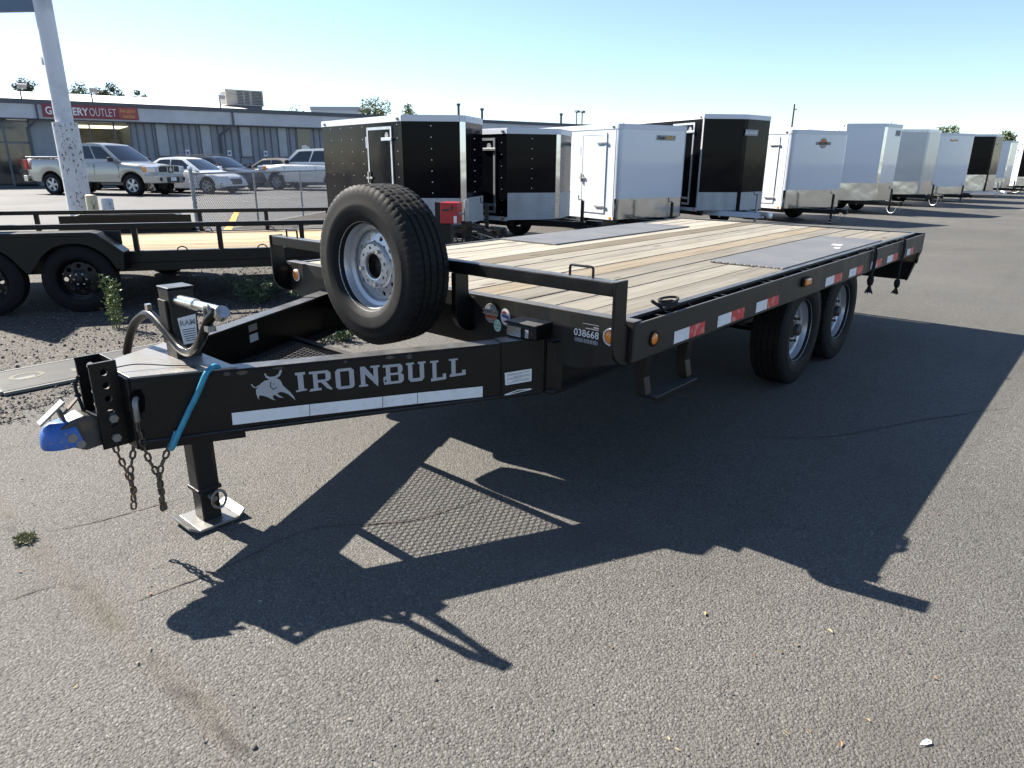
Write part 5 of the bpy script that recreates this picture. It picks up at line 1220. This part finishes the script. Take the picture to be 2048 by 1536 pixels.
    for i in range(nn_):
        a = vs[topi+i]; b = vs[topi+nn_+4+(nn_-1-i)]
        for t in (.25,.5,.75): vs.append((a[0], a[1]+(b[1]-a[1])*t, a[2]+.035*(1-(2*t-1)**2)))
    for i in range(nn_-1):
        L_ = [topi+i]+[b0+i*3+q for q in range(3)]+[topi+nn_+4+(nn_-1-i)]; R_ = [topi+i+1]+[b0+(i+1)*3+q for q in range(3)]+[topi+nn_+4+(nn_-2-i)]
        for q in range(4): fs.append((L_[q],L_[q+1],R_[q+1],R_[q]))
    fs.append(tuple([topi+nn_-1]+[topi+nn_+q for q in range(4)]+[topi+nn_+4]+[b0+(nn_-1)*3+q for q in (2,1,0)]))
    fs.append(tuple([topi]+[b0+q for q in range(3)]+[topi+2*nn_+3]+[topi+2*nn_+4+q for q in range(4)]))
    g.add(vs,fs); g.build('cabin', paint, C_, 45)
    # glass
    def gq(pts, nm='side_window'):
        g = M(); g.add(pts,[tuple(range(len(pts)))]); g.build(nm, K[glass], C_)
    for sy in (-1,1):
        for ua,ub,va,vb,lean in wheelspec[4]:
            pts = []
            for u,v in ((ua,va),(ub,va),(ub-lean,vb),((ua+ub)/2,vb+.015),(ua+.015,vb)):
                q = side(u,v,sy); pts.append((q[0],q[1]+sy*.008,q[2]))
            gq(pts)
    def fg(uu, dx, nm, mrg=.06):
        g = M(); cols = [0+mrg,.25,.5,.75,1-mrg]; rws = [.10,.5,.90]; vs = []
        for v in rws:
            b_ = side(uu,v,-1)
            for t in cols: vs.append((b_[0]+dx*(1-(2*t-1)**2)+(.012 if dx > 0 else -.012), b_[1]*(1-2*t), b_[2]+.006))
        fs = [(i*5+j,i*5+j+1,(i+1)*5+j+1,(i+1)*5+j) for i in range(2) for j in range(4)]; g.add(vs,fs); g.build(nm, K[glass], C_, 60)
    fg(1,.10,'windscreen'); fg(0,-.07,'rear_window',.1)
    # wheels
    ty, rm, bk = car_wheel(*wheelspec[:4])
    for ax in (axF,axR):
        for sy in (-1,1):
            o = put('wheel', ty, C_); o.location = (ax,sy*(hw-wheelspec[1]*.52),R); o.rotation_euler = (0,0,0 if sy < 0 else pi); put('rim', rm, o); put('brake', bk, o)
    def bx(nm, m, b_, bevel=0, rot=None):
        g = M(); g.box(*b_); return g.build(nm, m if not isinstance(m,str) else K[m], C_, None, bevel)
    for sy in (-1,1):
        xm = xa-.28; ym = sy*(wb+.06)
        g = M(); g.cbox((xm,sy*(wb+.14),zb2+.10),(.13,.22,.17)); g.build('mirror', K['seal'] if mirror_m is None else mirror_m, C_, None, .04)
        for u in (.36,.72 if bed is None else .42):
            xh = xd+(xa-xd)*u-.12; g = M(); g.cbox((xh,sy*(wd(xh)*.995+.006),zb2-.13),(.17,.03,.035)); g.build('door_handle', paint if mirror_m else K['alu'], C_, None, .01)
        for xl in (xd+(xa-xd)*.50, xa-.06):
            g = M(); g.box(xl-.004,xl+.004,min(sy*(wd(xl)*.985),sy*(wd(xl)+.003)),max(sy*(wd(xl)*.985),sy*(wd(xl)+.003)),zbot+.16,zb2-.08); g.build('door_seam', K['seal'], C_)
        if roof_rails:
            g = M(); g.tube([(xc+.1,sy*wr*.9,zr+.04),(xc+.2,sy*wr*.9,zr+.09),(xb-.2,sy*wr*.9,zr+.09),(xb-.05,sy*wr*.9,zr+.04)],.02,6); g.build('roof_rail', K['seal'], C_)
    if face: face(C_, bx, x0, x1, hw, wd, paint)
    if bed:
        ba, bb, zbed = bed; bx('bed_floor', 'seal', (ba,bb,-hw*.74,hw*.74,zbed-.01,zbed+.03)); bx('bed_rail', 'alu', (ba,bb,-hw*.93,-hw*.76,zbed+.02,zbed+.05), .01); bx('bed_rail', 'alu', (ba,bb,hw*.76,hw*.93,zbed+.02,zbed+.05), .01)
    return C_
def carpaint(name, col, metal=.4, rough=.28):
    m, t, b = nodes(name); b.inputs['Base Color'].default_value = rgb(col); b.inputs['Metallic'].default_value = metal; b.inputs['Roughness'].default_value = rough; b.inputs['Coat Weight'].default_value = .8; b.inputs['Coat Roughness'].default_value = .05; return m
P_silver = carpaint('champagne_silver', (.40,.38,.34)); P_white = carpaint('white_car_paint', (.72,.73,.75), 0, .3); P_dark = carpaint('dark_grey_car', (.05,.055,.065), .3); P_tan = carpaint('tan_car', (.33,.28,.20)); P_white2 = carpaint('off_white_suv', (.66,.66,.64), 0, .3)
K['headlamp'] = PM('headlamp_lens', (.55,.57,.6), .12, .3, coat=.8)
def hd(rz): return Vector((cos(rz),sin(rz),0)), Vector((-sin(rz),cos(rz),0))
def place(F, rz, axF, W, wW, sc, near=-1):
    h, l = hd(rz); c = Vector((*F,0))-h*axF*sc-l*near*(W/2-wW*.5)*sc; return c
def face_truck(C_, bx, x0, x1, hw, wd, paint):
    g = M()
    def cur(y): return x1-.055*(abs(y)/hw)**2*2-.0
    for ya, yb in ((-.56,-.20),(-.16,.16),(.20,.56)): bx('grille', 'dark_print', (x1-.09,x1+.012-.03*(abs(ya+yb)>.4),ya,yb,.86,1.10))
    for ya, yb in ((-.20,-.16),(.16,.20)): bx('grille_bar', 'chrome', (x1-.09,x1+.025,ya,yb,.84,1.12))
    bx('grille_trim', 'chrome', (x1-.09,x1+.02,-.58,.58,1.10,1.14)); bx('grille_trim', 'chrome', (x1-.09,x1+.02,-.58,.58,.83,.86))
    g = M(); g.disc((x1+.03,0,.98),(1,0,0),.09,20); o = g.build('badge', K['chrome'], C_); g = M(); g.box(x1+.032,x1+.036,-.10,.10,.965,.995); g.build('badge_bar', K['chrome'], o)
    for sy in (-1,1):
        g = M(); g.box(x1-.45,x1-.02,min(sy*.60,sy*.935),max(sy*.60,sy*.935),.86,1.10); g.build('headlamp', K['headlamp'], C_, None, .05)
        g = M(); g.box(x1-.50,x1-.34,min(sy*.86,sy*.955),max(sy*.86,sy*.955),.90,1.08); g.build('indicator', K['amber'], C_, None, .02)
        g = M(); g.disc((x1+.075,sy*.68,.62),(1,0,0),.08,18); g.build('fog_lamp', K['dark_print'], C_)
        g = M(); g.box(x0-.01,x0+.14,min(sy*.86,sy*.965),max(sy*.86,sy*.965),.95,1.32); g.build('tail_lamp', K['red_lens'], C_, None, .02)
    g = M(); g.prism([(x1-.5,-.98),(x1-.12,-.93),(x1+.06,-.72),(x1+.09,0),(x1+.06,.72),(x1-.12,.93),(x1-.5,.98)], lambda a,b,c: (a,b,c), .47, .80); g.build('front_bumper', paint, C_, None, .04)
    bx('bumper_intake', 'dark_print', (x1+.05,x1+.10,-.35,.35,.50,.70)); bx('number_plate', 'label', (x1+.10,x1+.112,-.16,.16,.55,.69)); bx('rear_bumper', 'chrome', (x0-.16,x0+.02,-.92,.92,.50,.72), .02)
    for k in range(4):
        pass
    for sy in (-1,1): bx('side_moulding', paint, (-.9,1.3,min(sy*.985,sy*1.02),max(sy*.985,sy*1.02),.70,.76), .008)
rzT = radians(31)
c = place((-29.3,9.65), rzT, 1.85, 2.0, .27, 1.10)
car('pickup_truck','silver pickup truck parked behind the peeling sign pole',c,rzT,1.10,P_silver,5.7,2.0,1.85,-1.70,.50,
    [(-2.85,1.36),(-.80,1.38),(-.72,1.30),(1.25,1.27),(1.5,1.24),(2.2,1.17),(2.6,1.08),(2.78,.98),(2.85,.86)],
    (1.42,.52,-.62,-.80,1.24,1.90,.93,.74), (.40,.27,5,.245,[(.56,.94,.16,.80,.02),(.06,.53,.16,.80,0)]), .50, 'pickup truck', bed=(-2.75,-.85,1.385), face=face_truck)
def face_sedan(C_, bx, x0, x1, hw, wd, paint):
    bx('grille', 'dark_print', (x1-.12,x1+.012,-.36,.36,.36,.62), .05)
    for k in range(5): bx('grille_slat', 'chrome', (x1-.1,x1+.022,-.33+.01*k,.33-.01*k,.395+k*.046,.405+k*.046))
    for sy in (-1,1):
        g = M(); g.prism([(x1-.62,sy*.835),(x1-.16,sy*.70),(x1-.10,sy*.42),(x1-.20,sy*.44),(x1-.55,sy*.78)], lambda a,b,c: (a,b,c), .60, .72); g.build('headlamp', K['headlamp'], C_, None, .02)
        g = M(); g.tube(smoothpath([(x1-.17,sy*.80,.46),(x1-.22,sy*.84,.37),(x1-.15,sy*.80,.29),(x1-.05,sy*.62,.26)],5),.02,6); g.build('fog_lamp_trim', K['chrome'], C_)
        g = M(); g.box(x0-.01,x0+.2,min(sy*.58,sy*.84),max(sy*.58,sy*.84),.72,.88); g.build('tail_lamp', K['red_lens'], C_, None, .03)
    bx('lower_intake', 'dark_print', (x1-.1,x1+.005,-.5,.5,.20,.29), .02)
sed = dict(L=4.55,W=1.8,axF=1.42,axR=-1.28,zbot=.22)
sedtop = [(-2.27,.80),(-2.1,.98),(-1.7,1.03),(-1.0,.98),(.8,.96),(1.1,.93),(1.6,.85),(2.0,.74),(2.2,.62),(2.275,.50)]
rzS = radians(27)
c = place((-29.0,12.7), rzS, 1.42, 1.8, .22, 1.08)
car('sedan','white compact sedan parked right of the pickup behind the fence',c,rzS,1.08,P_white,4.55,1.8,1.42,-1.28,.22,sedtop,(1.05,.15,-.95,-1.80,.93,1.43,.83,.60),(.325,.22,5,.225,[(.52,.93,.12,.80,.03),(.12,.50,.12,.80,0)]),.385,'sedan',face=face_sedan,mirror_m=P_white)
c = Vector((-33.4,15.3,0)); rzD = radians(27)
suvtop = [(-2.3,1.0),(-2.2,1.1),(1.0,1.08),(1.5,1.02),(2.0,.92),(2.25,.78),(2.32,.62)]
car('station_wagon','dark wagon with roof rails behind the white sedan',c,rzD,1.05,P_dark,4.65,1.82,1.42,-1.30,.25,suvtop,(1.15,.35,-1.75,-2.15,1.04,1.55,.84,.64),(.335,.22,5,.22,[(.60,.94,.12,.80,.03),(.30,.58,.12,.80,0),(.06,.28,.12,.80,0)]),.40,'wagon',roof_rails=True,face=face_sedan)
car('hatchback','dark car roof showing between the pickup and the white sedan',Vector((-35.8,11.9,0)),radians(27),1.05,P_dark,4.4,1.8,1.35,-1.25,.24,suvtop[:3]+[(.9,1.05),(1.5,.98),(2.0,.86),(2.2,.6)],(1.1,.3,-1.5,-2.0,1.02,1.60,.84,.64),(.335,.22,5,.22,[(.55,.94,.12,.80,.03),(.1,.52,.12,.80,0)]),.40,'car')
rzA = radians(207)
car('tan_sedan','tan sedan facing left seen behind the fence before the white utility',Vector((-35.2,19.6,0)),rzA,1.08,P_tan,4.7,1.8,1.45,-1.3,.22,sedtop,(1.05,.15,-.95,-1.80,.93,1.43,.83,.60),(.325,.22,5,.21,[(.52,.93,.12,.80,.03),(.12,.50,.12,.80,0)]),.385,'sedan',face=face_sedan)
bigtop = [(-2.5,1.15),(-2.4,1.2),(1.0,1.20),(1.5,1.16),(2.1,1.10),(2.4,.98),(2.5,.75)]
rzU = radians(204)
c = place((-31.0,17.4), rzU, 1.5, 1.95, .26, 1.08, near=1)
car('utility_vehicle','white sport utility vehicle facing left behind the fence end',c,rzU,1.10,P_white2,5.05,1.95,1.5,-1.52,.38,bigtop,(1.05,.35,-2.0,-2.4,1.18,1.82,.90,.72),(.385,.26,6,.235,[(.62,.95,.14,.82,.04),(.34,.60,.14,.82,0),(.06,.32,.14,.82,0)]),.47,'utility vehicle',face=face_truck)
ice = empty('carton_stack', (-40.3,6.1,0), radians(30), 'white and orange carton stack by the shop behind the pickup tail', 'carton')
g = M(); g.box(-.4,.4,-.4,.4,0,.95); g.build('carton', K['label'], ice, None, .02); g = M(); g.box(-.42,.42,-.42,.42,.96,1.2); g.build('carton_lid', K['sign_orange'], ice, None, .05)

# ------------------------------------------------------------------ panel on the ground, weeds, leaves
pn = empty('ground_panel', (-2.87,-.75,0), radians(0), 'flat grey panel with white edge lying on the gravel left of the coupler', 'panel')
K['panel_grey'] = PM('grey_panel', (.05,.051,.053), .6, spec=.2, vcol=(.068,.067,.064), vscale=6, dcol=(.04,.035,.03), dscale=40, dlo=.68, dhi=.72)
K['panel_edge'] = PM('dull_white_edge', (.17,.17,.16), .6, spec=.2)
K['panel_tape'] = PM('old_masking_tape', (.14,.135,.105), .7, spec=.2, vcol=(.08,.077,.068), vscale=30)
def pp(nm, g, m, parent=pn, bevel=0): return g.build(nm, K[m], parent, None, bevel)
g = M(); g.box(-.25,.27,-.62,.70,.012,.032); slab = pp('slab', g, 'panel_grey', bevel=.004)
for b_ in ((.272,.30,-.63,.71,.008,.030),(-.28,-.252,-.63,.71,.008,.034),(-.252,.272,-.65,-.622,.008,.034)): g = M(); g.box(*b_); pp('edge_trim', g, 'panel_edge', bevel=.004)
g = M(); g.add([(.02,-.16,.0335),(.11,-.17,.0335),(.12,.22,.0335),(.03,.22,.0335)],[(0,1,2,3)]); pp('tape_strip', g, 'panel_tape')
g = M(); n_ = 28
for k in range(n_):
    a0, a1 = 2*pi*k/n_, 2*pi*(k+1)/n_; ri, ro = .72, 1
    g.add([(-.02+.09*ro*cos(a0),-.42+.11*ro*sin(a0),.0335),(-.02+.09*ro*cos(a1),-.42+.11*ro*sin(a1),.0335),(-.02+.09*ri*cos(a1),-.42+.11*ri*sin(a1),.0335),(-.02+.09*ri*cos(a0),-.42+.11*ri*sin(a0),.0335)],[(0,1,2,3)])
pp('printed_ring', g, 'panel_tape')
g = M(); g.add([(.0,-.50,.0337),(.05,-.48,.0337),(.04,-.39,.0337),(.0,-.37,.0337)],[(0,1,2,3)]); pp('printed_mark', g, 'panel_edge')

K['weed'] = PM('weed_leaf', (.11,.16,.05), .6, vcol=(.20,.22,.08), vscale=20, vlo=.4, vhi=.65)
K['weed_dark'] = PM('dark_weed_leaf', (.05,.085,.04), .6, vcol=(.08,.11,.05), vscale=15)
K['dry_grass'] = PM('dry_green_tuft', (.17,.18,.085), .7, vcol=(.24,.22,.14), vscale=30)
def weed(name, x, y, h, stems, spread, label, m, seed, leaf=.03, cat='weed'):
    rd = random.Random(seed); e = empty(name, (x,y,0), 0, label, cat); g = M(); gl = M()
    for k in range(stems):
        a = rd.uniform(0,2*pi); q = rd.random()**.6; hh = h*rd.uniform(.55,1)*(1-.35*q); bx_, by_ = spread*q*cos(a)*.4, spread*q*sin(a)*.4; tx, ty_ = spread*q*cos(a), spread*q*sin(a)
        pts = smoothpath([(bx_,by_,0),(bx_*.7+tx*.3,by_*.7+ty_*.3,hh*.45),(tx,ty_,hh)],5); g.tube(pts,[.004*(1-.7*i/(len(pts)-1)) for i in range(len(pts))],4)
        for i in range(2,len(pts)):
            for c_ in range(7):
                d = Vector((rd.gauss(0,1),rd.gauss(0,1),rd.gauss(.5,.6))).normalized(); p = Vector(pts[i])+d*leaf*rd.uniform(.2,1.6)*(1.3-i/len(pts)); s_ = leaf*rd.uniform(.5,1.0); b = d.cross(Vector((rd.gauss(0,1),rd.gauss(0,1),rd.gauss(0,1)))).normalized()*s_*.22
                gl.add([p-d*s_*.5,p-b,p+d*s_*.5,p+b],[(0,1,2,3)])
    g.build('stems', K[m], e); gl.build('leaves', K[m], e, fix=False); return e
weed('tall_weed',-4.10,-.16,.72,8,.085,'tall spiky green weed in front of the hauler wheel','weed',1,.045)
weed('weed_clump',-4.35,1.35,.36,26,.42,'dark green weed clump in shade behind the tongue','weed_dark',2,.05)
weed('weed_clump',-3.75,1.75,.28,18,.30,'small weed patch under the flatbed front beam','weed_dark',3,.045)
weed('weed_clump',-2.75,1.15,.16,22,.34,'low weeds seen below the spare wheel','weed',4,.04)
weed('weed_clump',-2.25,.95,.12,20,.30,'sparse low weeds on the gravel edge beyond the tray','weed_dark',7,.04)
weed('grass_tuft',-.405,-1.82,.02,26,.055,'small green tuft growing from the asphalt seam','dry_grass',5,.012,'grass tuft')
K['leaf_y'] = PM('dry_yellow_leaf', (.34,.25,.11), .7, rand=.25); K['leaf_o'] = PM('dry_orange_leaf', (.26,.12,.05), .7, rand=.2); K['leaf_w'] = PM('bleached_leaf', (.26,.24,.20), .7)
def leafmesh(nm, m):
    g = M(); g.add([(-.016,0,.001),(-.006,.0055,.005),(.006,.0055,.0065),(.017,0,.003),(.006,-.0055,.004),(-.006,-.0055,.003)],[(0,1,2,3),(0,3,4,5)]); return g.mesh(nm, K[m])
LM = [leafmesh('fallen_leaf','leaf_y'), leafmesh('fallen_leaf','leaf_o'), leafmesh('fallen_leaf','leaf_w')]
LP = [(1.894,-.406,0),(2.248,-.212,0),(2.105,-.496,1),(2.163,-.426,0),(2.191,-.356,0),(2.453,-.54,0),(2.298,-.74,0),(2.344,-.692,0),(2.423,-.679,1),(2.068,-.971,0),(2.103,-.988,0),(2.559,-.226,1),(1.747,-.767,1),(.354,-1.637,1),(.655,-1.757,2),(-.156,-1.905,1),(.692,-1.809,2),(2.344,.941,1),(.659,-1.972,0),(.688,-1.396,2),(1.368,-1.505,2)]
LN = ['yellow','orange','bleached']
LW = ['yellow leaf under the long rail shadow, left of the others','yellow leaf alone just below the right end of the rail shadow','larger orange leaf left of the cluster at lower right','yellow leaf beside the orange one at lower right','yellow leaf highest in the lower right cluster','yellow leaf directly left of the white paper scrap','leftmost of the two yellow leaves near the bottom right edge','rightmost of the two yellow leaves near the bottom right edge','orange leaf low at bottom right between the pair and paper scrap','upper of two yellow leaves at the bottom, right of centre','lowest yellow leaf at the bottom, right of centre','orange leaf nearest the right picture edge','orange leaf alone below the middle of the trailer shadow','orange leaf on the crack just left of the coupler shadow','bleached leaf upper of two beside the long seam','orange leaf at the left edge below the grass tuft','bleached leaf lower of two beside the long seam','orange leaf on sunlit asphalt right of the deck shadow','yellow leaf at lower left beyond the seam','bleached leaf inside the coupler shadow','bleached leaf at the bottom left of centre']
for (x, y, k), lb in zip(LP, LW):
    o = put('fallen_leaf', LM[k]); o.location = (x,y,.004); o.rotation_euler = (random.uniform(-.3,.3),random.uniform(-.3,.3),random.uniform(0,6)); s_ = random.uniform(.4,.72); o.scale = (s_,s_,s_)
    tag(o, 'small dry '+lb, 'leaf', 'fallen leaves on the asphalt')
g = M(); g.add([(-.028,-.006,.004),(-.01,.004,.010),(.012,.010,.012),(.026,.004,.006),(.02,-.008,.004),(-.005,-.010,.004)],[(0,1,2,3,4,5)]); o = g.build('paper_scrap', K['label']); o.scale = (.75,.75,.75); o.location = (2.592,-.523,.003); o.rotation_euler = (0,0,.9); tag(o, 'torn white paper scrap at the lower right of the asphalt', 'paper scrap')
def stone(x, y, s_, lb, seed):
    rd = random.Random(seed); g = M(); vs = []; 
    g.lathe([(.0001,-.6),(.7,-.45),(1,0),(.75,.5),(.0001,.7)],9,(0,0,0),'z'); g.v = [(a*s_*rd.uniform(.8,1.15),b*s_*.8*rd.uniform(.8,1.15),c_*s_*.7+s_*.3) for a,b,c_ in g.v]
    o = g.build('stone', K['pebble'], None, 50); o.location = (x,y,0); tag(o, lb, 'stone')
stone(1.256,-1.731,.011,'dark round stone near the bottom left on the asphalt',1); stone(1.43,-1.241,.009,'small dark stone left of centre on the sunlit asphalt',2)
